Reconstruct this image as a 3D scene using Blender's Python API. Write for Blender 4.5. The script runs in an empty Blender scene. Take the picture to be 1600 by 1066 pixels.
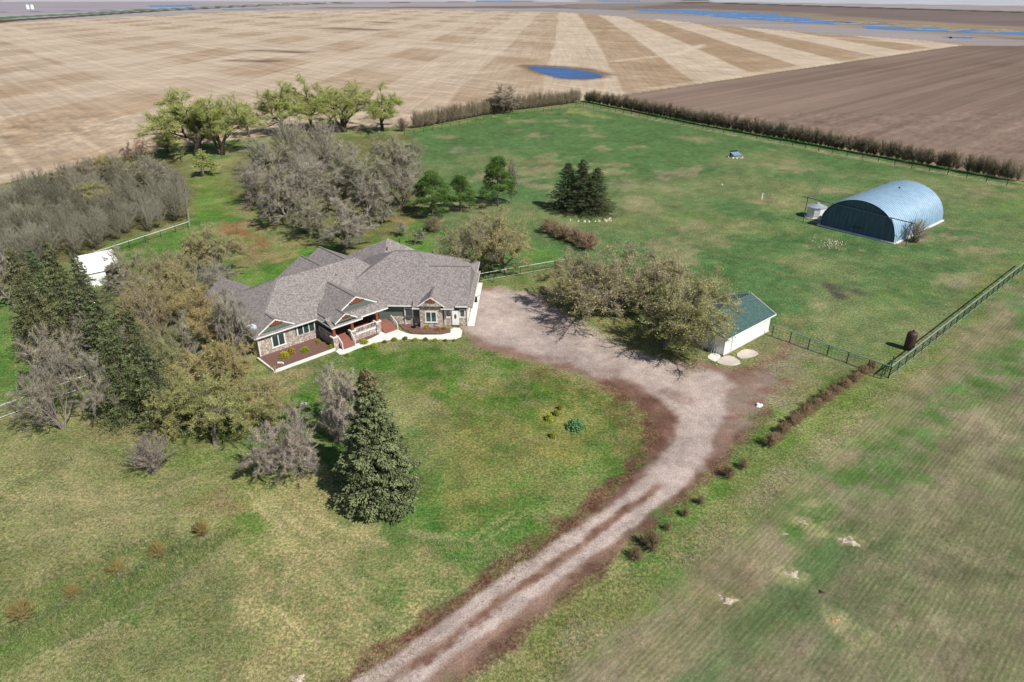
import bpy, math, random
import numpy as np
from mathutils import Vector
random.seed(7)
RAD = math.radians
scene = bpy.context.scene
COL = scene.collection

# ------------------------------------------------------------------ camera, sky, sun, exposure
CAM_H = 40.0
FPX = 1066.67                      # focal length in photo pixels (24 mm on 36 mm, 1600 px)
PITCH = math.atan(548 / FPX)
cam = bpy.data.cameras.new('camera'); cam.lens = 24; cam.sensor_width = 36
cam.clip_start = 0.5; cam.clip_end = 60000
co = bpy.data.objects.new('camera', cam); COL.objects.link(co)
co.location = (0, 0, CAM_H); co.rotation_euler = (math.pi / 2 - PITCH, 0, 0)
scene.camera = co

SUN_EL = RAD(47)
SUN_DIR = Vector((0.73, -0.683, 0)).normalized()          # horizontal direction towards the sun
world = bpy.data.worlds.new('World'); scene.world = world
world.use_nodes = True
wn = world.node_tree
wn.nodes.clear()
sky = wn.nodes.new('ShaderNodeTexSky'); sky.sky_type = 'NISHITA'; sky.sun_disc = False
sky.sun_elevation = SUN_EL
sky.sun_rotation = math.atan2(SUN_DIR.x, SUN_DIR.y)
sky.air_density = 1.0; sky.dust_density = 0.25; sky.ozone_density = 1.0
bg = wn.nodes.new('ShaderNodeBackground'); bg.inputs['Strength'].default_value = 0.07
wo = wn.nodes.new('ShaderNodeOutputWorld')
wn.links.new(sky.outputs[0], bg.inputs['Color']); wn.links.new(bg.outputs[0], wo.inputs['Surface'])
sl = bpy.data.lights.new('sun', 'SUN'); sl.energy = 5.0; sl.angle = RAD(0.53); sl.color = (1.0, 0.965, 0.915)
so = bpy.data.objects.new('sun', sl); COL.objects.link(so)
sd = Vector((SUN_DIR.x * math.cos(SUN_EL), SUN_DIR.y * math.cos(SUN_EL), math.sin(SUN_EL)))
so.rotation_euler = sd.to_track_quat('Z', 'Y').to_euler()
so.location = (60, -60, 90)
scene.view_settings.view_transform = 'Standard'
scene.view_settings.look = 'None'
scene.view_settings.exposure = 0.18
scene.view_settings.gamma = 1.0
scene.view_settings.use_curve_mapping = False
scene.render.engine = 'CYCLES'

# ------------------------------------------------------------------ measuring helpers
def G(px, py, z=0.0):
    """point of the place seen at photo pixel (px, py), on the level z"""
    dx = (px - 800) / FPX; dy = (533 - py) / FPX
    c, s = math.cos(PITCH), math.sin(PITCH)
    y = c + dy * s; zz = -s + dy * c
    t = (z - CAM_H) / zz
    return (dx * t, y * t, z)
def height_at(bx, by, ty):
    d = G(bx, by)[1]
    return CAM_H - d * math.tan(PITCH + math.atan((ty - 533) / FPX))
def width_at(bx, by, w):
    d = G(bx, by)[1]
    return w * (d * math.cos(PITCH) + CAM_H * math.sin(PITCH)) / FPX
def srgb(r, g, b):
    def f(v):
        v /= 255.0
        return v / 12.92 if v <= 0.04045 else ((v + 0.055) / 1.055) ** 2.4
    return (f(r), f(g), f(b))

# ------------------------------------------------------------------ materials
class N:
    def __init__(s, name):
        s.m = bpy.data.materials.new(name); s.m.use_nodes = True
        s.t = s.m.node_tree; s.b = s.t.nodes['Principled BSDF']
        s.b.inputs['Roughness'].default_value = 0.85
        s.b.inputs['Specular IOR Level'].default_value = 0.25
    def n(s, typ, **kw):
        x = s.t.nodes.new(typ)
        for k, v in kw.items():
            if k in x.inputs.keys(): x.inputs[k].default_value = v
            else: setattr(x, k, v)
        return x
    def l(s, a, b): s.t.links.new(a, b)
    def vec(s, obj=True, scale=(1, 1, 1), rot=0.0):
        if obj: c = s.n('ShaderNodeTexCoord').outputs['Object']
        else: c = s.n('ShaderNodeNewGeometry').outputs['Position']
        mp = s.n('ShaderNodeMapping'); mp.inputs['Rotation'].default_value = (0, 0, rot)
        s.l(c, mp.inputs['Vector'])
        mp2 = s.n('ShaderNodeMapping'); mp2.inputs['Scale'].default_value = scale
        s.l(mp.outputs[0], mp2.inputs['Vector'])
        return mp2.outputs[0]
    def noise(s, vec, scale, detail=3, rough=0.55):
        x = s.n('ShaderNodeTexNoise'); x.inputs['Scale'].default_value = scale
        x.inputs['Detail'].default_value = detail; x.inputs['Roughness'].default_value = rough
        s.l(vec, x.inputs['Vector']); return x.outputs['Fac']
    def remap(s, v, a, b, c, d):
        x = s.n('ShaderNodeMapRange'); s.l(v, x.inputs['Value'])
        for i, q in zip(('From Min', 'From Max', 'To Min', 'To Max'), (a, b, c, d)): x.inputs[i].default_value = q
        return x.outputs[0]
    def math(s, op, a, b):
        x = s.n('ShaderNodeMath', operation=op)
        for i, v in enumerate((a, b)):
            if isinstance(v, (int, float)): x.inputs[i].default_value = v
            else: s.l(v, x.inputs[i])
        return x.outputs[0]
    def mix(s, f, a, b, mode='MIX'):
        x = s.n('ShaderNodeMix', data_type='RGBA', blend_type=mode)
        for k, v in ((0, f), (6, a), (7, b)):
            if isinstance(v, (int, float)): x.inputs[k].default_value = v
            elif isinstance(v, tuple): x.inputs[k].default_value = (*v[:3], 1)
            else: s.l(v, x.inputs[k])
        return x.outputs[2]
    def scale(s, col, f):
        x = s.n('ShaderNodeVectorMath', operation='SCALE')
        if isinstance(col, tuple): x.inputs[0].default_value = col[:3]
        else: s.l(col, x.inputs[0])
        if isinstance(f, (int, float)): x.inputs['Scale'].default_value = f
        else: s.l(f, x.inputs['Scale'])
        return x.outputs[0]
    def bump(s, h, dist=0.05, strength=0.6):
        x = s.n('ShaderNodeBump'); x.inputs['Distance'].default_value = dist; x.inputs['Strength'].default_value = strength
        s.l(h, x.inputs['Height']); s.l(x.outputs[0], s.b.inputs['Normal'])
    def base(s, c):
        if isinstance(c, tuple): s.b.inputs['Base Color'].default_value = (*c[:3], 1)
        else: s.l(c, s.b.inputs['Base Color'])

def plain(name, col, rough=0.7, var=0.15, scale=3.0, metal=0.0, bump=0.0, spec=0.25):
    s = N(name)
    v = s.vec()
    f = s.remap(s.noise(v, scale, 4), 0.3, 0.7, 1 - var, 1 + var)
    s.base(s.scale(col, f))
    s.b.inputs['Roughness'].default_value = rough; s.b.inputs['Metallic'].default_value = metal
    s.b.inputs['Specular IOR Level'].default_value = spec
    if bump: s.bump(s.noise(v, scale * 4, 3), bump, 0.7)
    return s.m
def varmat(name, lo, hi, rough=0.8, nscale=0.6, trans=0.0, tint=True):
    """foliage / twig colour: per-piece random 'var' attribute and broad noise, times the object's own colour"""
    s = N(name)
    at = s.n('ShaderNodeAttribute', attribute_name='var')
    v = s.vec(obj=False)
    nz = s.remap(s.noise(v, nscale, 2), 0.3, 0.7, -0.3, 0.3)
    f = s.math('ADD', at.outputs['Fac'], nz)
    cl = s.n('ShaderNodeClamp'); s.l(f, cl.inputs[0])
    c = s.mix(cl.outputs[0], lo, hi)
    if tint:
        oi = s.n('ShaderNodeObjectInfo')
        c = s.mix(1.0, c, oi.outputs['Color'], 'MULTIPLY')
    s.base(c); s.b.inputs['Roughness'].default_value = rough
    s.b.inputs['Specular IOR Level'].default_value = 0.15
    if trans:
        # a little light passes through leaves
        tr = s.n('ShaderNodeBsdfTranslucent'); s.l(c, tr.inputs['Color'])
        mx = s.n('ShaderNodeMixShader'); mx.inputs[0].default_value = trans
        out = s.t.nodes['Material Output']
        s.l(s.b.outputs[0], mx.inputs[1]); s.l(tr.outputs[0], mx.inputs[2]); s.l(mx.outputs[0], out.inputs['Surface'])
    return s.m

M = {}
M['bark'] = plain('bark_brown', (0.10, 0.078, 0.06), 0.9, 0.3, 6, bump=0.03)
M['bark_grey'] = plain('bark_grey', (0.21, 0.18, 0.155), 0.9, 0.25, 6, bump=0.03)
M['bark_pale'] = plain('bark_pale', (0.42, 0.38, 0.32), 0.9, 0.2, 6, bump=0.03)
M['twig_grey'] = varmat('twig_grey', (0.13, 0.12, 0.095), (0.40, 0.375, 0.31))
M['twig_brown'] = varmat('twig_brown', (0.16, 0.14, 0.095), (0.38, 0.34, 0.235))
M['twig_willow'] = varmat('twig_willow', (0.17, 0.18, 0.07), (0.40, 0.42, 0.17))
M['leaf_ochre'] = varmat('leaf_ochre', (0.27, 0.27, 0.09), (0.60, 0.55, 0.23), trans=0.25)
M['leaf_willow'] = varmat('leaf_willow', (0.27, 0.31, 0.07), (0.50, 0.53, 0.17), trans=0.3)
M['needles'] = varmat('spruce_needles', (0.03, 0.045, 0.02), (0.25, 0.285, 0.14), nscale=0.9)
M['needles_pine'] = varmat('pine_needles', (0.035, 0.075, 0.02), (0.17, 0.29, 0.07), nscale=0.9)
M['cone_brown'] = varmat('spruce_cones', (0.10, 0.05, 0.03), (0.24, 0.13, 0.07), tint=False)
M['fence_green'] = plain('fence_paint_green', (0.24, 0.31, 0.27), 0.5, 0.2, 2, spec=0.4)
M['fence_dark'] = plain('fence_paint_dark', (0.035, 0.055, 0.045), 0.6, 0.2, 2)
M['fence_pale'] = plain('fence_rail_pale', (0.62, 0.66, 0.62), 0.5, 0.1, 2, spec=0.4)
M['fence_wood'] = plain('fence_wood_grey', (0.30, 0.27, 0.23), 0.9, 0.25, 4)
M['white'] = plain('white_paint', (0.80, 0.79, 0.76), 0.5, 0.04, 1.5, spec=0.4)
M['white_trim'] = plain('white_trim', (0.72, 0.70, 0.66), 0.5, 0.06, 2, spec=0.4)
M['concrete'] = plain('concrete', (0.72, 0.68, 0.62), 0.85, 0.07, 0.9, bump=0.005)
M['concrete_old'] = plain('concrete_old', (0.52, 0.45, 0.38), 0.9, 0.18, 0.8, bump=0.01)
M['cedar'] = plain('cedar_wood', (0.21, 0.07, 0.032), 0.6, 0.25, 5)
M['deck'] = plain('deck_boards', (0.27, 0.115, 0.085), 0.7, 0.2, 5)
M['mulch'] = plain('bark_mulch', (0.17, 0.092, 0.072), 0.95, 0.5, 7, bump=0.04)
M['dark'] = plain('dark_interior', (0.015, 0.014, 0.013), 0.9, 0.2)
M['black'] = plain('black_metal', (0.02, 0.02, 0.022), 0.45, 0.2, spec=0.5)
M['rust'] = plain('rusty_brown_metal', (0.055, 0.028, 0.026), 0.6, 0.4, 3, spec=0.4)
M['galv'] = plain('galvanised_metal', (0.50, 0.54, 0.58), 0.4, 0.15, 1.5, metal=0.3, spec=0.5)
M['galv_roof'] = plain('weathered_galvanised_roof', (0.36, 0.40, 0.43), 0.5, 0.2, 2.5, metal=0.3)
M['stone_loose'] = plain('loose_pale_stone', (0.50, 0.42, 0.33), 0.95, 0.25, 3, bump=0.05)
M['dirt'] = plain('pale_loose_dirt', (0.46, 0.39, 0.29), 0.95, 0.3, 5, bump=0.08)
M['straw'] = plain('dry_straw', (0.40, 0.27, 0.14), 0.95, 0.3, 5, bump=0.08)
M['blue_paint'] = plain('blue_grey_panel', (0.17, 0.26, 0.36), 0.45, 0.2, 3, spec=0.5)
# glass
s = N('window_glass'); s.base((0.03, 0.055, 0.055)); s.b.inputs['Roughness'].default_value = 0.06
s.b.inputs['Specular IOR Level'].default_value = 0.8; M['glass'] = s.m
# shingles
def shingles(name, lo, hi):
    s = N(name); v = s.vec(scale=(1, 1, 1))
    vo = s.n('ShaderNodeTexVoronoi'); vo.inputs['Scale'].default_value = 6.5; s.l(v, vo.inputs['Vector'])
    sx = s.n('ShaderNodeSeparateColor'); s.l(vo.outputs['Color'], sx.inputs[0])
    f = s.math('ADD', s.math('MULTIPLY', sx.outputs[0], 0.8), s.math('MULTIPLY', s.noise(v, 0.8, 3), 0.2))
    c = s.mix(s.remap(f, 0.2, 0.8, 0, 1), lo, hi)
    s.base(c); s.b.inputs['Roughness'].default_value = 0.95
    s.bump(sx.outputs[0], 0.02, 0.5)
    return s.m
M['shingle'] = shingles('grey_brown_shingles', (0.165, 0.145, 0.135), (0.295, 0.26, 0.245))
M['shingle_green'] = shingles('green_shingles', (0.04, 0.08, 0.072), (0.075, 0.13, 0.118))
# horizontal lap siding
def siding(name, col, pitch=0.2):
    s = N(name); v = s.vec()
    sep = s.n('ShaderNodeSeparateXYZ'); s.l(v, sep.inputs[0])
    fr = s.math('FRACT', s.math('MULTIPLY', sep.outputs['Z'], 1 / pitch), 0)
    f = s.remap(fr, 0.0, 0.12, 0.55, 1.0)
    f2 = s.math('MULTIPLY', f, s.remap(s.noise(v, 2, 3), 0.3, 0.7, 0.92, 1.08))
    s.base(s.scale(col, f2)); s.bump(fr, 0.03, 0.6); s.b.inputs['Roughness'].default_value = 0.7
    return s.m
M['siding'] = siding('sage_siding', (0.125, 0.15, 0.13))
M['siding_white'] = siding('white_siding', (0.80, 0.79, 0.76), 0.15)
# stone veneer
s = N('stone_veneer'); v = s.vec()
vo = s.n('ShaderNodeTexVoronoi'); vo.inputs['Scale'].default_value = 3.4; s.l(v, vo.inputs['Vector'])
ve = s.n('ShaderNodeTexVoronoi', feature='DISTANCE_TO_EDGE'); ve.inputs['Scale'].default_value = 3.4; s.l(v, ve.inputs['Vector'])
sx = s.n('ShaderNodeSeparateColor'); s.l(vo.outputs['Color'], sx.inputs[0])
c1 = s.mix(sx.outputs[0], (0.28, 0.24, 0.21), (0.66, 0.58, 0.50))
c2 = s.mix(s.math('MULTIPLY', sx.outputs[1], 0.35), c1, (0.50, 0.33, 0.24))
e = s.remap(ve.outputs['Distance'], 0.0, 0.07, 0, 1)
s.base(s.mix(e, (0.24, 0.215, 0.19), c2)); s.bump(e, 0.05, 0.9); M['stone'] = s.m
# corrugated steel
s = N('arch_steel'); v = s.vec()
f = s.remap(s.noise(s.vec(scale=(1, 3, 3)), 0.5, 4), 0.3, 0.7, 0.85, 1.1)
xr = s.n('ShaderNodeSeparateXYZ'); s.l(s.vec(rot=-RAD(40.2)), xr.inputs[0])
fr_ = s.math('ABSOLUTE', s.math('SUBTRACT', s.math('FRACT', s.math('MULTIPLY', xr.outputs['X'], 1 / 0.75), 0), 0.5), 0)
seam = s.remap(fr_, 0.32, 0.46, 1.0, 0.66)
f = s.math('MULTIPLY', f, seam)
s.base(s.scale((0.31, 0.46, 0.59), f)); s.b.inputs['Metallic'].default_value = 0.0; s.b.inputs['Roughness'].default_value = 0.5; M['steel'] = s.m
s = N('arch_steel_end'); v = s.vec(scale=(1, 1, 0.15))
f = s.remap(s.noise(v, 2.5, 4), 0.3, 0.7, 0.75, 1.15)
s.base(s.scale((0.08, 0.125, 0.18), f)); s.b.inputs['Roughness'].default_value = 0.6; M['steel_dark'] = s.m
# water: reflected sky is painted in as a blue base colour
def water(nm, col):
    s = N(nm); v = s.vec(obj=False, scale=(1, 1, 1))
    f = s.remap(s.noise(s.vec(obj=False, scale=(0.25, 1, 1)), 0.12, 5, 0.65), 0.3, 0.7, 0.7, 1.5)
    s.base(s.scale(col, f)); s.b.inputs['Roughness'].default_value = 0.25
    s.b.inputs['Specular IOR Level'].default_value = 0.06
    s.bump(s.noise(v, 0.8, 4), 0.2, 0.8); return s.m
M['water'] = water('pond_water', (0.008, 0.062, 0.22)); M['slough_water'] = water('slough_water', (0.03, 0.13, 0.34))

# ground family: base colour from the land-cover attribute, relief and grain from noise
def ground_mat(name, kind):
    s = N(name)
    at = s.n('ShaderNodeAttribute', attribute_name='cover')
    p = s.vec(obj=False)
    s.b.inputs['Roughness'].default_value = 0.95; s.b.inputs['Specular IOR Level'].default_value = 0.08
    col = at.outputs['Color']
    if kind == 'grass':
        a = s.noise(p, 4.5, 4, 0.75); b = s.noise(p, 0.55, 6, 0.7); d = s.noise(p, 1.6, 3, 0.6)
        c = s.scale(col, s.remap(a, 0.30, 0.70, 0.48, 1.52))
        # patches drier (towards straw) and greener
        c = s.mix(s.remap(b, 0.48, 0.72, 0.0, 0.6), c, s.mix(0.5, c, srgb(168, 152, 104)))
        c = s.mix(s.remap(d, 0.50, 0.70, 0.0, 0.65), c, s.mix(1.0, c, (0.66, 0.95, 0.55), 'MULTIPLY'))
        k = s.remap(s.noise(p, 3.4, 6, 0.9), 0.46, 0.55, 0.0, 1.0)
        c = s.mix(k, s.mix(1.0, c, (0.58, 0.70, 0.52), 'MULTIPLY'), s.mix(1.0, c, (1.36, 1.28, 1.32), 'MULTIPLY'))
        s.base(c); s.bump(s.math('ADD', a, b), 0.14, 0.6)
    elif kind == 'gravel':
        a = s.noise(p, 7, 3, 0.8); b = s.noise(p, 1.1, 5, 0.7)
        c = s.scale(col, s.remap(a, 0.3, 0.7, 0.58, 1.36)); c = s.scale(c, s.remap(b, 0.3, 0.7, 0.80, 1.12))
        k = s.remap(s.noise(p, 3.4, 6, 0.85), 0.60, 0.68, 0.0, 0.6)
        c = s.mix(k, c, s.mix(1.0, c, (0.66, 0.58, 0.55), 'MULTIPLY'))
        s.base(c); s.bump(a, 0.05, 0.6)
    elif kind == 'crop':
        ang = RAD(43.5)
        sw = s.n('ShaderNodeTexWave', wave_type='BANDS', bands_direction='Y', wave_profile='SIN')
        vr = s.vec(obj=False, rot=-ang); s.l(vr, sw.inputs['Vector'])
        sw.inputs['Scale'].default_value = 0.86; sw.inputs['Distortion'].default_value = 0.8; sw.inputs['Detail'].default_value = 3
        sw.inputs['Detail Scale'].default_value = 1.2
        a = s.noise(p, 4.5, 4, 0.75); st = s.noise(s.vec(obj=False, rot=-ang, scale=(0.12, 2.2, 1)), 1.4, 4, 0.7)
        b = s.noise(p, 0.22, 5, 0.6)
        c = s.scale(col, s.remap(a, 0.30, 0.70, 0.76, 1.22))
        c = s.mix(s.math('MULTIPLY', s.math('SUBTRACT', 1.0, sw.outputs['Fac']), s.remap(b, 0.42, 0.58, 0.15, 0.8)), c, s.mix(1.0, c, (0.62, 0.92, 0.50), 'MULTIPLY'))
        k = s.remap(s.noise(s.vec(obj=False, rot=-ang, scale=(0.55, 1.4, 1)), 3.2, 6, 0.8), 0.42, 0.60, 0.0, 1.0)
        c = s.mix(k, s.mix(1.0, c, (0.78, 0.86, 0.72), 'MULTIPLY'), s.mix(1.0, c, (1.18, 1.12, 1.16), 'MULTIPLY'))
        c = s.scale(c, s.remap(st, 0.3, 0.7, 0.82, 1.18))
        s.base(c); s.bump(s.math('ADD', a, s.math('MULTIPLY', sw.outputs['Fac'], 0.3)), 0.07, 0.4)
    elif kind == 'stubble':
        st = s.noise(s.vec(obj=False, rot=-RAD(86), scale=(0.04, 1.0, 1)), 0.55, 5, 0.7)
        s2 = s.noise(s.vec(obj=False, rot=RAD(4), scale=(0.03, 1.0, 1)), 0.25, 5, 0.7)
        s3 = s.noise(s.vec(obj=False, rot=-RAD(131), scale=(0.010, 1.0, 1)), 0.28, 4, 0.65)
        a = s.noise(p, 1.2, 4, 0.7); b = s.noise(p, 0.03, 5, 0.6)
        c = s.scale(col, s.remap(st, 0.3, 0.7, 0.84, 1.13)); c = s.scale(c, s.remap(s2, 0.3, 0.7, 0.86, 1.12))
        c = s.scale(c, s.remap(s3, 0.35, 0.64, 0.90, 1.16))
        c = s.scale(c, s.remap(a, 0.3, 0.7, 0.90, 1.08)); c = s.scale(c, s.remap(b, 0.3, 0.7, 0.90, 1.10))
        s.base(c); s.bump(st, 0.06, 0.5)
    elif kind == 'plough':
        st = s.noise(s.vec(obj=False, rot=-RAD(44), scale=(0.02, 1.0, 1)), 0.11, 6, 0.68)
        s2 = s.noise(s.vec(obj=False, rot=-RAD(30), scale=(0.02, 1.0, 1)), 0.9, 4, 0.65)
        a = s.noise(p, 1.0, 5, 0.75)
        c = s.scale(col, s.remap(st, 0.3, 0.7, 0.68, 1.32)); c = s.scale(c, s.remap(s2, 0.3, 0.7, 0.9, 1.1))
        c = s.scale(c, s.remap(a, 0.3, 0.7, 0.88, 1.12))
        s.base(c); s.bump(s.math('ADD', st, a), 0.1, 0.6)
    else:
        a = s.noise(s.vec(obj=False, scale=(0.25, 1, 1)), 0.012, 6, 0.65)
        c = s.scale(col, s.remap(a, 0.3, 0.7, 0.80, 1.18)); s.base(c)
    return s.m

# ------------------------------------------------------------------ object helpers
def tag(o, label=None, cat=None, group=None, kind=None):
    if label: o['label'] = label
    if cat: o['category'] = cat
    if group: o['group'] = group
    if kind: o['kind'] = kind
    return o
def thing(name, loc, label, cat, group=None, rz=0.0):
    o = bpy.data.objects.new(name, None); COL.objects.link(o)
    o.empty_display_size = 0.3
    o.location = loc; o.rotation_euler = (0, 0, rz)
    return tag(o, label, cat, group)
def link(name, me, parent=None):
    o = bpy.data.objects.new(name, me); COL.objects.link(o)
    if parent: o.parent = parent
    return o
def copy_tree(o, parent=None):
    c = o.copy(); COL.objects.link(c); c.parent = parent
    for ch in list(o.children): copy_tree(ch, c)
    return c
class Fr:
    """a flat frame: origin, heading of its x axis; y axis 90 degrees to the left"""
    def __init__(s, ox, oy, deg=0.0, z=0.0):
        s.o = (ox, oy, z); a = RAD(deg); s.c, s.s = math.cos(a), math.sin(a); s.deg = deg
    def p(s, x, y, z=0.0):
        return (s.o[0] + x * s.c - y * s.s, s.o[1] + x * s.s + y * s.c, s.o[2] + z)
W0 = Fr(0, 0, 0)
class MB:
    def __init__(s): s.v = []; s.f = []
    def poly(s, pts):
        i = len(s.v); s.v += [tuple(p) for p in pts]; s.f.append(tuple(range(i, i + len(pts)))); return s
    def prism(s, base, top):
        n = len(base); i = len(s.v); s.v += [tuple(p) for p in base] + [tuple(p) for p in top]
        s.f.append(tuple(range(i + n - 1, i - 1, -1))); s.f.append(tuple(range(i + n, i + 2 * n)))
        for k in range(n):
            q = (k + 1) % n; s.f.append((i + k, i + q, i + n + q, i + n + k))
        return s
    def box(s, fr, x0, x1, y0, y1, z0, z1):
        b = [fr.p(x0, y0, z0), fr.p(x1, y0, z0), fr.p(x1, y1, z0), fr.p(x0, y1, z0)]
        t = [fr.p(x0, y0, z1), fr.p(x1, y0, z1), fr.p(x1, y1, z1), fr.p(x0, y1, z1)]
        return s.prism(b, t)
    def beam(s, p, q, w, h=None):
        """square bar from p to q"""
        h = h or w; p = Vector(p); q = Vector(q); d = (q - p).normalized()
        up = Vector((0, 0, 1)) if abs(d.z) < 0.95 else Vector((1, 0, 0))
        r = d.cross(up).normalized(); u = r.cross(d)
        k = [(-1, -1), (1, -1), (1, 1), (-1, 1)]
        return s.prism([p + r * (a * w / 2) + u * (b * h / 2) for a, b in k], [q + r * (a * w / 2) + u * (b * h / 2) for a, b in k])
    def tube(s, p, q, r0, r1=None, n=8):
        r1 = r0 if r1 is None else r1; p = Vector(p); q = Vector(q); d = (q - p).normalized()
        up = Vector((0, 0, 1)) if abs(d.z) < 0.95 else Vector((1, 0, 0))
        a = d.cross(up).normalized(); b = a.cross(d)
        cs = [(math.cos(2 * math.pi * k / n), math.sin(2 * math.pi * k / n)) for k in range(n)]
        return s.prism([p + a * (c * r0) + b * (w * r0) for c, w in cs], [q + a * (c * r1) + b * (w * r1) for c, w in cs])
    def build(s, name, mat, parent=None, smooth=False):
        me = bpy.data.meshes.new(name)
        v = s.v
        if parent is not None:
            pm = Vector((0, 0, 0)); inv = world_of(parent).inverted()
            v = [tuple(inv @ Vector(p)) for p in v]
        me.from_pydata(v, [], s.f); me.update()
        me.materials.append(mat)
        if smooth: me.polygons.foreach_set('use_smooth', [True] * len(me.polygons))
        return link(name, me, parent)
def world_of(o):
    from mathutils import Matrix
    m = Matrix.LocRotScale(o.location, o.rotation_euler, o.scale)
    return world_of(o.parent) @ m if o.parent else m
def fast_mesh(name, verts, tris_list, mats, matidx=None, var=None, smooth=False):
    """verts (n,3) array, tris_list: list of (k,3)/(k,4) int arrays"""
    me = bpy.data.meshes.new(name)
    verts = np.asarray(verts, np.float32)
    me.vertices.add(len(verts)); me.vertices.foreach_set('co', verts.ravel())
    loops = np.concatenate([t.ravel() for t in tris_list]).astype(np.int32)
    tot = np.concatenate([np.full(len(t), t.shape[1]) for t in tris_list]).astype(np.int32)
    st = np.concatenate([[0], np.cumsum(tot)[:-1]]).astype(np.int32)
    me.loops.add(len(loops)); me.loops.foreach_set('vertex_index', loops)
    me.polygons.add(len(tot)); me.polygons.foreach_set('loop_start', st); me.polygons.foreach_set('loop_total', tot)
    for m in mats: me.materials.append(m)
    if matidx is not None: me.polygons.foreach_set('material_index', matidx.astype(np.int32))
    if smooth: me.polygons.foreach_set('use_smooth', np.ones(len(tot), bool))
    if var is not None:
        a = me.attributes.new('var', 'FLOAT', 'POINT'); a.data.foreach_set('value', var.astype(np.float32))
    me.update(calc_edges=True)
    return me

# ------------------------------------------------------------------ the ground: one seamless sheet cut into land covers
def hsh(ix, iy, seed):
    n = (ix.astype(np.int64) * 374761393 + iy.astype(np.int64) * 668265263 + seed * 1442695041) & 0x7fffffff
    n = ((n ^ (n >> 13)) * 1274126177) & 0x7fffffff
    return ((n ^ (n >> 16)) & 0xffff) / 65535.0
def vnoise(x, y, seed):
    ix = np.floor(x); iy = np.floor(y); fx = x - ix; fy = y - iy
    fx = fx * fx * (3 - 2 * fx); fy = fy * fy * (3 - 2 * fy)
    a = hsh(ix, iy, seed); b = hsh(ix + 1, iy, seed); c = hsh(ix, iy + 1, seed); d = hsh(ix + 1, iy + 1, seed)
    return (a * (1 - fx) + b * fx) * (1 - fy) + (c * (1 - fx) + d * fx) * fy
def fbm(x, y, size, seed, octv=4):
    r = 0; amp = 1; tot = 0
    for k in range(octv):
        r = r + amp * vnoise(x / size + 17.3 * k, y / size - 9.1 * k, seed + k); tot += amp; amp *= 0.55; size /= 2.03
    return r / tot                                         # 0..1, mean .5
pys = list(np.arange(1300, 130, -2.0)) + list(np.arange(130, -14.2, -1.0)) 
ds = [-90, -40, -10, 5, 14] + [CAM_H / math.tan(PITCH + math.atan((q - 533) / FPX)) for q in pys] + [30000]
ds = np.array(sorted(d for d in ds))
NC = 780
ts = np.linspace(-1.12, 1.12, NC)
YY, TT = np.meshgrid(ds, ts, indexing='ij')
XX = TT * (0.70 * np.maximum(YY, 0) + 26) 
gx, gy = XX.ravel(), YY.ravel()
NR = len(ds)
def gpts(pts): return np.array([G(a, b)[:2] for a, b in pts])
def sdf(P, x, y):
    """signed distance to polygon (negative inside)"""
    d = np.full(len(x), 1e18); ins = np.zeros(len(x), bool)
    n = len(P)
    for i in range(n):
        ax, ay = P[i - 1]; bx, by = P[i]
        ex, ey = bx - ax, by - ay; wx, wy = x - ax, y - ay
        t = np.clip((wx * ex + wy * ey) / (ex * ex + ey * ey + 1e-12), 0, 1)
        d = np.minimum(d, (wx - ex * t) ** 2 + (wy - ey * t) ** 2)
        c = ((ay > y) != (by > y)) & (x < (bx - ax) * (y - ay) / (by - ay + 1e-12) + ax)
        ins ^= c
    d = np.sqrt(d); return np.where(ins, -d, d)
def ldf(P, x, y):
    d = np.full(len(x), 1e18)
    for i in range(1, len(P)):
        ax, ay = P[i - 1]; bx, by = P[i]
        ex, ey = bx - ax, by - ay; wx, wy = x - ax, y - ay
        t = np.clip((wx * ex + wy * ey) / (ex * ex + ey * ey + 1e-12), 0, 1)
        d = np.minimum(d, (wx - ex * t) ** 2 + (wy - ey * t) ** 2)
    return np.sqrt(d)
def smooth01(v): v = np.clip(v, 0, 1); return v * v * (3 - 2 * v)
CV = np.zeros((len(gx), 3))
def select(P, m):
    return np.where((gx > P[:, 0].min() - m) & (gx < P[:, 0].max() + m) & (gy > P[:, 1].min() - m) & (gy < P[:, 1].max() + m))[0]
SEED = [10]
def paint(px, col, soft=1.0, warp=1.0, wsize=3.0, alpha=1.0, width=None, tex=0.0, tsize=2.0, grow=0.0):
    """blend one land-cover colour into a patch (polygon) or a strip (line with width, metres)"""
    SEED[0] += 7
    P = gpts(px) if not isinstance(px, np.ndarray) else px
    m = soft + warp * 2 + (width or 0) + grow + 1
    idx = select(P, m)
    if not len(idx): return
    x, y = gx[idx], gy[idx]
    d = (ldf(P, x, y) - width / 2) if width else sdf(P, x, y) - grow
    d = d + (fbm(x, y, wsize, SEED[0]) - 0.5) * 4 * warp
    k = smooth01(0.5 - d / soft) * alpha
    if tex:
        k = k * np.clip(1 + (fbm(x, y, tsize, SEED[0] + 3, 5) - 0.5) * 6 * tex - tex * 0.6, 0, 1)
    CV[idx] = CV[idx] * (1 - k[:, None]) + np.array(col)[None] * k[:, None]
A_ = 0.80                                                 # photo colour -> surface colour
def C_(r, g, b, k=1.0): return tuple(A_ * k * v for v in srgb(r, g, b))

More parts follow.
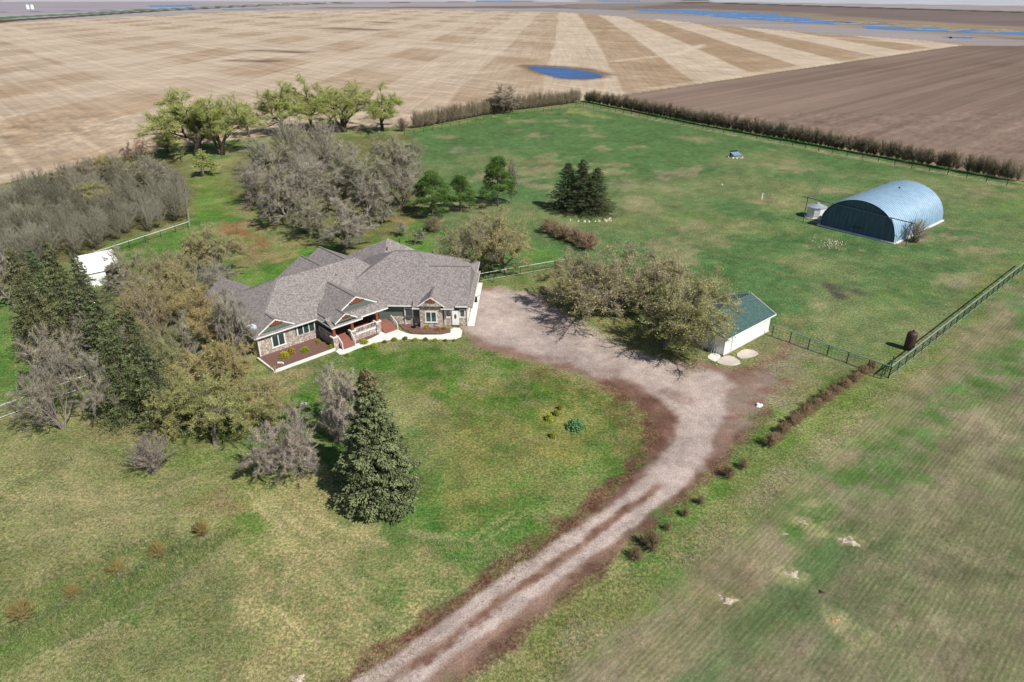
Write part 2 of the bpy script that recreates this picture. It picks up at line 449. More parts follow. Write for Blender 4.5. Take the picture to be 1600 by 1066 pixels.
# --- broad land covers (photo pixel outlines put on the ground plane)
R_yard = [(-900, 480), (-300, 335), (0, 288), (70, 272), (232, 236), (400, 214), (640, 196), (915, 156), (1600, 283), (2600, 480), (2600, 1500), (-1200, 1500)]
R_stub = [(-1800, 480), (-900, 500), (-300, 345), (0, 288), (70, 272), (232, 236), (400, 214), (640, 196), (915, 156), (1000, 145), (1500, 72), (1200, 50), (1000, 31), (860, 20), (650, 16), (400, 18), (200, 28), (0, 37), (-400, 75), (-1200, 180)]
R_plou = [(915, 156), (1000, 145), (1500, 72), (1560, 72), (2300, 60), (3400, 150), (3600, 800), (2600, 480), (1600, 283)]
R_crop = [(1640, 410), (1560, 470), (1450, 580), (1340, 670), (1230, 760), (1100, 865), (980, 960), (850, 1080), (700, 1300), (3000, 1300), (3000, 380)]
R_past = [(636, 208), (915, 163), (1600, 290), (1640, 400), (1388, 590), (1205, 525), (1130, 470), (1000, 430), (890, 412), (760, 432), (690, 400), (640, 340)]
R_driv = [(726, 515), (748, 452), (780, 449), (850, 462), (872, 482), (905, 515), (960, 545), (1040, 566), (1100, 562), (1150, 580), (1195, 575), (1215, 590), (1190, 635), (1150, 690), (1080, 760), (1000, 835), (900, 912), (800, 990), (690, 1085), (500, 1300), (330, 1300), (530, 1085), (600, 1032), (700, 962), (800, 890), (900, 822), (960, 772), (1010, 722), (1030, 682), (1015, 645), (975, 612), (920, 590), (870, 575), (800, 556), (740, 540)]
far = fbm(gx, gy * 0.35, 900, 3, 5)[:, None]
CV[:] = np.array(C_(150, 140, 138))[None] * (1 - far) + np.array(C_(178, 168, 166))[None] * far  # pale haze of distance put into the far plain's colour
# distant fields, the palest bands carry haze painted into their colour
def band(px, c, soft=20, warp=6, **k): paint(px, c, soft=soft, warp=warp, wsize=80, **k)
band([(380, 13), (860, 13), (1100, 20), (1600, 62), (2400, 90), (2400, 34), (1600, 18), (1150, 6), (900, 6), (860, 9)], C_(122, 107, 102))
band([(-600, 30), (0, 24), (200, 18), (420, 8), (300, 3), (0, 6), (-600, 8)], C_(160, 152, 158), soft=60)
band([(0, 3), (300, 2), (900, 3), (900, 0), (0, -1)], C_(190, 184, 190), soft=80)
band([(1120, 3), (1600, 9), (2200, 18), (2200, 4), (1600, -1), (1100, 0)], C_(186, 186, 190), soft=40)
band([(1040, 3.2), (1130, 4.2), (1600, 19), (1610, 21), (1130, 6), (1040, 5)], C_(70, 78, 66), soft=20)
band([(860, 8), (1000, 4), (1070, 3), (1020, 9), (930, 16)], C_(140, 136, 128), soft=60, alpha=0.7)
# marsh round the slough
band([(975, 14), (1100, 14), (1250, 20), (1450, 34), (1700, 48), (1700, 66), (1560, 60), (1400, 48), (1250, 38), (1130, 27), (1000, 21)], C_(150, 134, 112), soft=60, warp=16, tex=0.35, tsize=120)
# stubble: light and dark passes of the machine
idx = np.where(sdf(gpts(R_stub), gx, gy) < 30)[0]
x, y = gx[idx], gy[idx]
th = RAD(86.2); u = x * math.cos(th) + y * math.sin(th); w = x * math.sin(th) - y * math.cos(th)
wv = w + (fbm(x, y, 220, 5) - 0.5) * 10
per = 74.0
sa = np.mod(wv + 26, per) / per
A1 = smooth01((np.abs(sa - 0.5) - 0.25) * 40 + 0.5)
tb = RAD(131); wb = x * math.sin(tb) - y * math.cos(tb) + (fbm(x, y, 200, 6) - 0.5) * 12; ubb = x * math.cos(tb) + y * math.sin(tb)
sb = np.mod(wb, 118) / 118
B1 = smooth01((np.abs(sb - 0.5) - 0.27) * 30 + 0.5)
left = smooth01((70 - w) / 160)
cell = hsh(np.floor((wv + 26) / per * 2), np.floor(wb / 59), 77)
chk = A1 * (1 - B1) * .9 + (1 - A1) * B1 * .15 + A1 * B1 * .25
dark = A1 * (1 - left) + left * .85 * (.46 * A1 * (1 - B1) + .2 * A1 + .16 * (1 - B1)) * (.75 + .35 * cell)
fine = fbm(u / 14, w, 5, 15, 4) * .4 + fbm(ubb / 20, wb, 4, 16, 4) * .4 + fbm((x * .73 + y * .68) / 9, x * .68 - y * .73, 7, 17, 3) * .3
dark = np.clip(dark * (0.7 + 0.6 * fbm(x, y, 40, 12)) + (fine - .55) * 1.7, -.15, 1.1)[:, None]
near = np.exp(-np.maximum(y - 190, 0) / 110)[:, None]
cl = np.array(C_(198, 179, 156)); cd = np.array(C_(166, 142, 115)); cn = np.array(C_(172, 146, 116))
CV[idx] = (cl * (1 - dark) + cd * dark) * (1 - near * 0.45) + cn * near * 0.45
for q in ([(655, 190), (900, 150), (1000, 138)], [(0, 262), (230, 225), (400, 205)], [(200, 214), (650, 150)]):
    paint(q, C_(186, 160, 128), width=3, soft=5, warp=1.5, wsize=12, alpha=0.55)
for q in ([(0, 215), (180, 208), (300, 195)], [(620, 155), (800, 150)], [(0, 268), (300, 218)]):
    paint(q, C_(130, 106, 82), width=1.5, soft=4, warp=1.5, wsize=12, alpha=0.5)
for q, ww in (([(405, 79), (468, 82)], 14), ([(368, 95), (422, 96)], 12), ([(520, 44), (590, 47)], 26), ([(420, 28), (500, 27)], 22), ([(610, 36), (580, 34)], 14)):
    paint(q, C_(112, 88, 72), width=ww, soft=ww * 1.8, warp=3, wsize=20, alpha=0.95)
paint([(660, 128), (700, 118), (790, 110)], C_(208, 190, 166), width=3, soft=5, warp=1.5, alpha=0.8)
paint([(960, 96), (1060, 84), (1100, 70)], C_(212, 196, 172), width=5, soft=8, warp=3, wsize=20, alpha=0.8)
paint([(1000, 141), (1490, 71), (1200, 53)], C_(206, 186, 158), width=9, soft=10, warp=3, wsize=30, alpha=0.7)
# pond shore
paint([(806, 103), (830, 112), (870, 124), (915, 126), (950, 122), (960, 116), (930, 108), (880, 103), (820, 101)], C_(120, 96, 76), soft=8, warp=1.5, wsize=15, alpha=0.85)
# ploughed field
idx = np.where(sdf(gpts(R_plou), gx, gy) < 1)[0]
pl = fbm(gx[idx], gy[idx], 90, 31)[:, None]
CV[idx] = np.array(C_(120, 101, 89)) * (1 - pl) + np.array(C_(150, 128, 113)) * pl
paint([(915, 160), (1000, 147), (1490, 73)], C_(116, 112, 84), width=2.2, soft=3, warp=1, alpha=0.7)
# far road and its green ditch
R_road = [(-700, 112), (0, 33.2), (120, 25.5), (250, 17), (400, 9.5), (520, 5.2), (800, 2), (1100, 1)]
paint(R_road, C_(88, 74, 68), width=46, soft=10, warp=2, wsize=40)
paint([(-700, 100), (0, 28), (120, 22), (250, 14.5), (400, 7.6), (520, 4)], C_(92, 120, 88), width=60, soft=12, warp=3, wsize=40)
paint([(-700, 92), (0, 26.2), (120, 20.7), (250, 13.6), (400, 7), (520, 3.8)], C_(168, 172, 158), width=12, soft=4, warp=0.5)
paint([(-400, 30), (0, 19), (150, 16.3), (270, 14)], C_(100, 114, 90), width=26, soft=12, warp=3, wsize=40)
# --- the yard
idy = np.where(sdf(gpts(R_yard), gx, gy) < 0)[0]
x, y = gx[idy], gy[idy]
g1 = fbm(x, y, 22, 40, 5); g2 = fbm(x, y, 6, 50, 5); g3 = fbm(x, y, 60, 60, 3)
olive = np.array(C_(124, 128, 84)); green = np.array(C_(84, 122, 58)); dry = np.array(C_(166, 152, 114))
k1 = smooth01((g1 - 0.42) * 5)[:, None]; k2 = smooth01((g2 - 0.48) * 6)[:, None]
base = olive * (1 - k1) + green * k1
base = base * (1 - 0.5 * k2) + dry * 0.5 * k2
CV[idy] = base
# pasture behind
idp = np.where(sdf(gpts(R_past), gx, gy) < 4)[0]
x, y = gx[idp], gy[idp]
p1 = fbm(x, y, 26, 70, 5); p2 = fbm(x, y, 9, 80, 5)
farg = smooth01((y - 120) / 90)
cg = np.array(C_(86, 116, 72)); co_ = np.array(C_(122, 130, 90)); ct = np.array(C_(160, 144, 116))
k1 = smooth01((p1 - 0.44 - 0.13 * farg) * 5)[:, None] * 0.85; k2 = smooth01((p2 - 0.55 - 0.06 * farg) * 7)[:, None] * 0.6
fade = smooth01(-sdf(gpts(R_past), x, y) / 5 + 0.5)[:, None]
pc = cg * (1 - k1) + co_ * k1; pc = pc * (1 - k2) + ct * k2
CV[idp] = CV[idp] * (1 - fade) + pc * fade
for q, a, c in (([(1030, 268), (1095, 262), (1085, 275), (1040, 280)], .8, (158, 140, 122)), ([(800, 252), (880, 250), (870, 268), (850, 262)], .7, (150, 134, 104)),
             ([(700, 175), (735, 178), (760, 172), (700, 190)], .6, (142, 124, 108)), ([(820, 210), (845, 208), (850, 214), (825, 216)], .8, (156, 138, 122)),
             ([(705, 228), (735, 232), (740, 240), (715, 238)], .6, (150, 132, 116)), ([(885, 168), (960, 180), (960, 186), (880, 176)], .7, (160, 158, 100)),
             ([(960, 280), (1010, 285), (1000, 300), (950, 295)], .7, (156, 140, 118)), ([(860, 305), (900, 330), (960, 350), (990, 350), (975, 330)], .25, (140, 142, 80)),
             ([(1125, 270), (1170, 262), (1180, 280), (1140, 285)], .4, (150, 146, 106)), ([(1180, 300), (1250, 290), (1260, 330), (1180, 330)], .55, (146, 146, 100)),
             ([(1290, 372), (1330, 378), (1320, 390), (1290, 384)], .7, (172, 152, 128)), ([(1300, 448), (1330, 446), (1340, 456), (1312, 462)], .9, (92, 88, 82)),
             ([(1240, 380), (1300, 385), (1290, 440), (1220, 420)], .4, (150, 144, 104)), ([(1500, 430), (1530, 425), (1520, 445), (1500, 450)], .7, (146, 134, 120)),
             ([(1470, 470), (1500, 462), (1510, 480), (1470, 490)], .5, (146, 134, 114)), ([(1240, 490), (1330, 480), (1350, 520), (1260, 540)], .45, (146, 142, 104)),
             ([(1400, 385), (1440, 380), (1478, 350), (1470, 345), (1420, 372)], .95, (170, 146, 122)), ([(1600, 340), (1500, 330), (1560, 300), (1640, 310)], .6, (92, 130, 62)),
             ([(1340, 470), (1450, 440), (1440, 470), (1380, 500)], .4, (100, 124, 64)), ([(1590, 296), (1500, 285), (1500, 280), (1600, 288)], .5, (150, 142, 100)),
             ([(1160, 345), (1250, 350), (1240, 372), (1130, 360)], .4, (140, 142, 92)), ([(1030, 330), (1120, 325), (1110, 350), (1040, 352)], .35, (96, 128, 60))):
    paint(q, C_(*c), soft=2.5, warp=2.6, wsize=4, alpha=a, tex=0.45, tsize=2)
paint([(640, 200), (780, 176), (915, 164)], C_(150, 132, 112), width=3.5, soft=3, warp=1.2, alpha=0.75, tex=.3)
paint([(915, 166), (1100, 202), (1300, 240), (1600, 294)], C_(168, 150, 124), width=1.8, soft=1.5, warp=0.6, alpha=0.9)
# yard patches
for q, a, c in (([(560, 545), (700, 545), (830, 580), (900, 600), (860, 660), (760, 700), (700, 660), (640, 600), (560, 575)], .9, (76, 114, 42)),
             ([(760, 545), (880, 590), (990, 630), (1010, 680), (960, 760), (860, 640)], .8, (80, 112, 42)),
             ([(650, 600), (740, 600), (800, 640), (760, 720), (720, 800), (680, 820), (660, 700)], .5, (118, 122, 66)),
             ([(690, 690), (780, 640), (850, 660), (830, 760), (760, 830), (700, 830)], .8, (140, 132, 82)),
             ([(740, 580), (790, 600), (850, 690), (840, 740), (790, 670)], .5, (168, 152, 104)),
             ([(430, 590), (500, 570), (560, 555), (540, 590), (440, 620)], .85, (160, 140, 108)),
             ([(430, 610), (520, 600), (560, 600), (480, 660), (420, 650)], .8, (92, 128, 52)),
             ([(450, 690), (560, 800), (800, 860), (800, 900), (650, 1000), (500, 1090), (350, 1090), (360, 830)], .75, (174, 158, 116)),
             ([(0, 660), (200, 690), (330, 760), (330, 800), (130, 850), (0, 900), (-100, 800)], .6, (158, 152, 110)),
             ([(0, 640), (90, 640), (130, 680), (60, 690), (0, 690)], .4, (120, 132, 78)),
             ([(170, 700), (330, 700), (400, 770), (300, 790), (200, 760)], .6, (112, 126, 70)),
             ([(300, 760), (440, 700), (470, 740), (400, 850), (330, 850)], .5, (112, 126, 64)),
             ([(-100, 1010), (0, 965), (100, 905), (200, 860), (330, 800), (370, 840), (200, 940), (80, 1020), (-100, 1100)], .85, (90, 120, 56)),
             ([(700, 700), (900, 600), (960, 740), (860, 850), (780, 860)], .3, (110, 118, 62)),
             ([(0, 470), (40, 480), (60, 560), (90, 630), (0, 640), (-200, 700), (-200, 500)], .9, (84, 124, 56)),
             ([(0, 560), (50, 570), (80, 600), (0, 610)], .7, (78, 124, 50)),
             ([(170, 380), (295, 350), (310, 380), (230, 420)], .9, (84, 130, 54)),
             ([(295, 285), (330, 270), (380, 290), (370, 330), (300, 345)], .9, (96, 134, 56)),
             ([(295, 290), (340, 275), (360, 280), (330, 300)], .5, (146, 134, 88)),
             ([(340, 350), (380, 345), (440, 390), (420, 400), (370, 385)], .85, (148, 96, 78)),
             ([(370, 385), (420, 395), (470, 370), (500, 385), (430, 420), (390, 415)], .75, (164, 138, 104)),
             ([(380, 420), (430, 415), (500, 385), (470, 400), (430, 440), (380, 445)], .8, (86, 132, 46)),
             ([(360, 320), (420, 330), (470, 370), (440, 380), (380, 350)], .8, (152, 134, 104)),
             ([(540, 380), (600, 385), (580, 400), (530, 400)], .8, (156, 142, 100)),
             ([(560, 335), (660, 350), (740, 400), (690, 410), (560, 375)], .9, (88, 128, 50)),
             ([(600, 335), (640, 345), (630, 355), (600, 350)], .6, (168, 128, 84)),
             ([(760, 400), (830, 370), (890, 400), (850, 440), (750, 440)], .7, (92, 126, 56)),
             ([(860, 420), (1000, 470), (1060, 540), (1000, 560), (900, 510), (860, 450)], .6, (124, 118, 72)),
             ([(780, 560), (860, 575), (960, 610), (1000, 640), (1010, 700), (980, 700), (930, 640), (850, 600), (790, 580)], .55, (128, 104, 72)),
             ([(700, 540), (760, 548), (755, 560), (700, 555)], .5, (150, 132, 104)),
             ([(840, 640), (910, 630), (930, 670), (890, 710), (840, 690)], .7, (152, 142, 82)),
             ([(830, 720), (960, 700), (970, 740), (880, 790), (820, 760)], .4, (134, 132, 84)),
             ([(1000, 820), (1090, 745), (1180, 660), (1290, 590), (1330, 600), (1180, 730), (1040, 850)], .9, (88, 120, 52)),
             ([(1190, 620), (1250, 560), (1320, 570), (1240, 640), (1170, 690)], .55, (132, 124, 104)),
             ([(1215, 540), (1260, 550), (1280, 580), (1230, 570)], .8, (96, 128, 54)),
             ([(1020, 850), (1180, 730), (1250, 670), (1420, 540), (1560, 420), (1640, 350), (1640, 420), (1400, 610), (1200, 780), (1000, 950), (820, 1090), (720, 1090)], .75, (128, 128, 82)),
             ([(1060, 780), (1180, 690), (1330, 600), (1440, 540), (1600, 400), (1620, 420), (1430, 590), (1200, 740), (1080, 820)], .45, (98, 124, 58)),
             ([(1050, 820), (1110, 800), (1130, 830), (1070, 870), (1030, 880)], .65, (160, 138, 110)),
             ([(740, 1090), (900, 940), (1010, 890), (1000, 940), (860, 1090)], .6, (116, 118, 66)),
             ([(1240, 500), (1205, 528), (1170, 545), (1205, 560), (1240, 545)], .7, (136, 128, 92))):
    paint(q, tuple(1.0 * v for v in C_(*c)), soft=2.8, warp=2.4, wsize=4.5, alpha=a, tex=0.40, tsize=1.7)
# ditch line lower left, tracks in the dry grass
paint([(-80, 1035), (0, 1000), (90, 950), (190, 900), (320, 836)], C_(112, 104, 92), width=0.5, soft=0.9, warp=0.35, wsize=2, alpha=0.8)
paint([(100, 1010), (200, 955), (350, 870)], C_(140, 128, 108), width=0.7, soft=1.5, warp=0.5, wsize=2, alpha=0.6)
for q in ([(400, 760), (470, 830), (560, 930), (640, 1000)], [(420, 750), (500, 815), (600, 850)], [(390, 770), (450, 860), (440, 960), (480, 1000)], [(560, 850), (480, 860), (430, 920)],
          [(90, 730), (130, 780), (250, 790)], [(0, 770), (130, 780), (220, 770), (330, 740)], [(640, 830), (740, 840), (800, 800)], [(0, 850), (150, 810), (330, 790)], [(470, 700), (560, 830)]):
    paint(q, C_(188, 172, 132), width=0.35, soft=0.7, warp=0.15, wsize=2, alpha=0.6, tex=0.4)
    paint(np.array([G(a + 16, b + 6)[:2] for a, b in q]), C_(188, 172, 132), width=0.35, soft=0.7, warp=0.15, wsize=2, alpha=0.5, tex=0.4)
paint([(310, 785), (350, 765), (375, 775), (372, 795), (340, 800)], C_(136, 106, 84), soft=2.2, warp=1, alpha=.7, tex=.3)
paint([(1480, 80), (1480, 80.5)], C_(1, 1, 1), width=.01, soft=.01, warp=0, alpha=0)
# crop field on the right
idc = np.where(sdf(gpts(R_crop), gx, gy) < 2.5)[0]
x, y = gx[idc], gy[idc]
th = RAD(43.5); u = x * math.cos(th) + y * math.sin(th); w = x * math.sin(th) - y * math.cos(th)
c1 = fbm(u / 2.6, w, 9, 90, 5); c2 = fbm(u / 1.6, w, 3, 95, 5)
ce = np.array(C_(144, 131, 110)); cgn = np.array(C_(98, 118, 80))
k = smooth01((c1 - 0.50) * 7)[:, None] * .85
cc = ce * (1 - k) + cgn * k
k = smooth01((c2 - 0.5) * 5)[:, None] * 0.45
cc = cc * (1 - k) + np.array(C_(122, 110, 90)) * k
fade = smooth01(-sdf(gpts(R_crop), x, y) / 4 + 0.5 + (fbm(x, y, 4, 99) - 0.5) * 2)[:, None]
CV[idc] = CV[idc] * (1 - fade) + cc * fade
for q, a, c in (([(1230, 760), (1330, 680), (1480, 590), (1620, 480), (1640, 560), (1500, 660), (1340, 790), (1260, 860), (1180, 850)], .9, (90, 122, 64)),
             ([(1310, 900), (1400, 820), (1500, 760), (1640, 650), (1640, 1100), (1180, 1100), (1290, 960)], .8, (126, 120, 96)),
             ([(1450, 830), (1600, 720), (1640, 760), (1640, 900), (1500, 960), (1400, 960)], .45, (118, 116, 86)),
             ([(1400, 620), (1500, 530), (1640, 420), (1640, 470), (1500, 590), (1380, 680)], .7, (146, 132, 104)),
             ([(980, 1000), (1100, 900), (1180, 860), (1200, 900), (1050, 1030), (960, 1080)], .8, (146, 130, 104)),
             ([(1120, 1000), (1250, 900), (1300, 920), (1200, 1050), (1080, 1090)], .6, (102, 104, 76)),
             ([(1200, 790), (1260, 740), (1360, 650), (1370, 660), (1290, 750), (1210, 820)], .6, (156, 140, 110))):
    paint(q, C_(*c), soft=3.5, warp=2.0, wsize=5, alpha=a, tex=0.45, tsize=1.8)
for q in ([(1327, 845)], [(1255, 815)], [(1237, 897)], [(1133, 937)], [(1305, 968)], [(1345, 1003)], [(1146, 828)], [(1262, 790)], [(1275, 832)]):
    X, Y, _ = G(*q[0]); a = np.array([[X - .8, Y - .5], [X + .8, Y - .4], [X + .9, Y + .5], [X - .7, Y + .6]])
    paint(a, C_(176, 160, 128), soft=1.1, warp=0.6, wsize=1.2, alpha=.75, tex=.3, tsize=1)
# --- gravel drive
drv = gpts(R_driv)
paint(drv, C_(150, 122, 106), soft=1.6, warp=0.8, wsize=2.5)
paint([(520, 1090), (700, 952), (800, 880), (900, 812), (980, 745), (1020, 700), (1026, 670)], C_(108, 76, 65), width=1.9, soft=0.9, warp=0.6, wsize=1.6, alpha=1.0, tex=.2, tsize=1.0)
paint([(1026, 690), (1022, 650), (1000, 622), (950, 600)], C_(112, 80, 68), width=3.0, soft=1.6, warp=1.0, wsize=2.0, alpha=.95, tex=.25, tsize=1.2)
paint([(560, 1180), (700, 1075), (800, 998), (900, 915), (1000, 835), (1080, 762), (1150, 695), (1200, 640)], C_(112, 84, 72), width=1.3, soft=0.8, warp=0.5, wsize=1.6, alpha=.95, tex=.3, tsize=1.0)
paint([(1140, 650), (1210, 575), (1240, 545)], C_(146, 132, 118), width=5, soft=3.5, warp=1.5, wsize=3, alpha=.8, tex=.3)
paint([(1150, 600), (1200, 560), (1235, 535)], C_(132, 98, 84), width=2.5, soft=2.0, warp=1.2, wsize=2, alpha=.8, tex=.5, tsize=1.2)
paint([(1115, 655), (1180, 630), (1240, 590)], C_(132, 98, 84), width=1.2, soft=1.4, warp=1.0, wsize=2, alpha=.8, tex=.5, tsize=1.2)
paint([(950, 565), (1060, 590), (1150, 592)], C_(134, 108, 92), width=2.5, soft=2.5, warp=1, wsize=3, alpha=.6, tex=.4)
grav = C_(190, 172, 161)
paint([(728, 518), (748, 456), (782, 452), (845, 464), (868, 480), (918, 514), (985, 545), (1050, 566), (1110, 580), (1140, 600), (1120, 640), (1060, 640), (1000, 600), (920, 578), (840, 556), (760, 534)], grav, soft=2.2, warp=0.9, wsize=3)
paint([(1080, 640), (1065, 690), (1030, 738), (987, 775), (912, 827), (790, 910), (690, 985), (586, 1058), (480, 1135)], grav, width=1.25, soft=0.6, warp=0.22, wsize=2)
paint([(1120, 640), (1100, 700), (1044, 767), (950, 839), (843, 917), (740, 987), (657, 1052), (560, 1125)], grav, width=1.2, soft=0.6, warp=0.22, wsize=2)
paint([(1100, 590), (1105, 640), (1085, 690), (1045, 740)], grav, width=3.4, soft=1.6, warp=0.5, wsize=2)
paint([(560, 1100), (700, 1010), (817, 913), (931, 833), (1010, 775)], C_(126, 94, 80), width=0.6, soft=0.45, warp=0.35, wsize=1.0, alpha=.95, tex=.4, tsize=.7)
for q in ([(1040, 612), (1080, 624)], [(1050, 560), (980, 548), (940, 530)], [(900, 560), (960, 580)]):
    paint(q, C_(140, 106, 92), width=0.8, soft=1.5, warp=1, wsize=2, alpha=.6, tex=.4)
# thicket floor, shrub beds
paint([(-200, 380), (0, 300), (120, 262), (290, 250), (296, 340), (170, 385), (60, 430), (-200, 520)], C_(112, 104, 74), soft=5, warp=2, alpha=.9, tex=.1)
paint([(360, 250), (440, 215), (640, 210), (665, 300), (640, 345), (540, 395), (440, 350), (370, 320)], C_(110, 100, 70), soft=5, warp=3, alpha=.75, tex=.3)
paint([(170, 400), (340, 400), (380, 560), (440, 650), (300, 700), (170, 640), (60, 560), (60, 420)], C_(110, 116, 66), soft=5, warp=3, alpha=.7, tex=.3)
paint([(120, 650), (200, 660), (240, 690), (210, 700), (140, 690)], C_(146, 128, 100), soft=3, warp=1.5, alpha=.6, tex=.3)

nr = (gy < 260) & (gy > 0)
for th_, am in ((43.5, .16), (-40, .10), (12, .08)):
    t_ = RAD(th_); u = gx[nr] * math.cos(t_) + gy[nr] * math.sin(t_); w = gx[nr] * math.sin(t_) - gy[nr] * math.cos(t_)
    msk = smooth01((fbm(gx[nr], gy[nr], 18, 330 + int(th_), 3) - .45) * 6)
    CV[nr] *= (1 + am * 2 * (fbm(u / 14, w, 1.1, 340 + int(th_), 3) - .5) * msk)[:, None]
CV[nr] *= (1 + (fbm(gx[nr], gy[nr], 1.6, 300, 3) - .5) * .55 + (fbm(gx[nr], gy[nr], 5.5, 310, 3) - .5) * .45)[:, None]
cid = np.zeros(len(gx), int)                                # 0 far plain
faces = (np.arange(NR - 1)[:, None] * NC + np.arange(NC - 1)[None]).ravel()
fx = (gx[faces] + gx[faces + 1] + gx[faces + NC] + gx[faces + NC + 1]) / 4
fy = (gy[faces] + gy[faces + 1] + gy[faces + NC] + gy[faces + NC + 1]) / 4
fid = np.zeros(len(faces), int)
for k, R in ((1, R_stub), (2, R_plou), (3, R_yard), (4, R_past), (5, R_crop), (6, R_driv)):
    fid[sdf(gpts(R), fx, fy) < 0] = k
fid[(fy < 30) & (fid == 0)] = 3
rel = (fbm(gx, gy, 7, 200, 4) - 0.5) * 0.10
rel *= np.clip((gy - 0) / 20, 0, 1)
bfr = np.array([-19, 86]); db = np.hypot(gx - bfr[0], gy - bfr[1])
rel = np.where(db < 24, rel * np.clip((db - 16) / 8, 0.05, 1), rel) - 0.03
gz = np.where(gy > 400, 0 * rel, rel) 
gz = np.minimum(gz, 0.0)
for k, (nm, kind) in enumerate((('plain', 'far'), ('stubble_field', 'stubble'), ('ploughed_field', 'plough'), ('yard_grass', 'grass'), ('pasture', 'grass'), ('crop_field', 'crop'), ('gravel_drive', 'gravel'))):
    f = faces[fid == k]
    q = np.stack([f, f + 1, f + NC + 1, f + NC], 1)
    used, inv = np.unique(q, return_inverse=True); q = inv.reshape(q.shape)
    me = fast_mesh(nm, np.stack([gx[used], gy[used], gz[used]], 1), [q], [ground_mat(nm + '_surface', kind)], smooth=True)
    a = me.color_attributes.new('cover', 'FLOAT_COLOR', 'POINT')
    a.data.foreach_set('color', np.concatenate([CV[used], np.ones((len(used), 1))], 1).astype(np.float32).ravel())
    tag(link(nm, me), kind='structure')

def wobble(P, amp, seed, sub=6):
    out = []
    n = len(P); r = random.Random(seed)
    for i in range(n):
        a = np.array(P[i]); b = np.array(P[(i + 1) % n])
        for k in range(sub):
            t = k / sub; c = a * (1 - t) + b * t
            out.append((c[0] + r.uniform(-amp, amp), c[1] + r.uniform(-amp, amp)))
    return out
def sheet(name, P, mat, z=0.04, amp=0.0, seed=1, sub=4):
    P = wobble([tuple(q) for q in P], amp, seed, sub) if amp else [tuple(q) for q in P]
    mb = MB(); mb.poly([(a, b, z) for a, b in P]); o = mb.build(name, mat)
    return tag(o, kind='structure')
def gp(*pts): return [G(a, b)[:2] for a, b in pts]
def rounded(P, n=3):
    for _ in range(n):
        Q = []
        for i in range(len(P)):
            a, b = P[i], P[(i + 1) % len(P)]
            Q += [(a[0] * .75 + b[0] * .25, a[1] * .75 + b[1] * .25), (a[0] * .25 + b[0] * .75, a[1] * .25 + b[1] * .75)]
        P = Q
    return P
sheet('pond', rounded(gp((818, 103.5), (838, 111.5), (872, 122.5), (905, 123.5), (943, 122), (938, 115.5), (905, 109), (860, 104.5)), 2), M['water'])
for i, q in enumerate([[(990, 14.5), (1060, 15), (1130, 18), (1210, 22), (1270, 30), (1330, 36), (1300, 38.5), (1200, 32.5), (1140, 28.5), (1080, 22), (1000, 18)],
                       [(1350, 41), (1400, 42), (1480, 45), (1560, 49), (1640, 52), (1640, 57), (1560, 54), (1480, 50), (1400, 47.5), (1356, 45)],
                       [(1300, 33), (1380, 38.5), (1400, 40), (1340, 38)], [(230, 8.5), (300, 7.5), (300, 10.5), (234, 11.5)], [(345, 14.5), (415, 14.2), (415, 15.8), (350, 16)],
                       [(742, 1.0), (800, .8), (800, 2.6), (745, 2.8)], [(930, 1.0), (1000, 1.2), (1000, 2.6), (935, 2.4)], [(1475, 57), (1520, 58), (1515, 60.5), (1480, 60)]]):
    sheet('slough', gp(*q), M['slough_water'], 0.05, amp=4.0, seed=i, sub=8)
# marsh grass islands in the slough
rr = random.Random(4)
mb = MB()
for q in range(46):
    t = rr.random(); x_, y_, _ = G(1010 + 560 * t, 17 + 34 * t + rr.uniform(-3.5, 3.5))
    L_ = rr.uniform(6, 26); w_ = rr.uniform(2, 6); n = 9
    a0 = RAD(rr.uniform(-10, 20)); c0, s0 = math.cos(a0), math.sin(a0)
    ring = []
    for k in range(n):
        a = 2 * math.pi * k / n; u_, v_ = L_ * math.cos(a) * rr.uniform(.6, 1.2), w_ * math.sin(a) * rr.uniform(.6, 1.2)
        ring.append((x_ + u_ * c0 - v_ * s0, y_ + u_ * s0 + v_ * c0))
    mb.prism([(a, b, 0.0) for a, b in ring], [(a * .96 + x_ * .04, b * .96 + y_ * .04, 0.35) for a, b in ring])
tag(mb.build('marsh_grass', plain('marsh_grass_tan', (0.27, 0.22, 0.15), 0.95, 0.3, 0.1)), kind='stuff')

# ------------------------------------------------------------------ trees
def polytubes(segs):
    """segs: list of (p0, p1, r0, r1, sides) -> verts, tri list"""
    V = []; Fq = []
    base = 0
    by = {}
    for sgm in segs: by.setdefault(sgm[4], []).append(sgm)
    for n, L in by.items():
        p0 = np.array([a[0] for a in L]); p1 = np.array([a[1] for a in L]); r0 = np.array([a[2] for a in L]); r1 = np.array([a[3] for a in L])
        d = p1 - p0; d /= np.linalg.norm(d, axis=1)[:, None] + 1e-9
        up = np.where(np.abs(d[:, 2:3]) < 0.9, np.array([[0, 0, 1.0]]), np.array([[1.0, 0, 0]]))
        a = np.cross(d, up); a /= np.linalg.norm(a, axis=1)[:, None]; b = np.cross(d, a)
        an = 2 * np.pi * np.arange(n) / n
        ring = np.cos(an)[None, :, None] * a[:, None] + np.sin(an)[None, :, None] * b[:, None]
        v = np.concatenate([p0[:, None] + ring * r0[:, None, None], p1[:, None] + ring * r1[:, None, None]], 1)
        k = len(L); off = base + np.arange(k)[:, None] * 2 * n
        j = np.arange(n)[None]; j2 = (j + 1) % n
        Fq.append(np.stack([off + j, off + j2, off + n + j2, off + n + j], 2).reshape(-1, 4))
        V.append(v.reshape(-1, 3)); base += k * 2 * n
    return np.concatenate(V), Fq
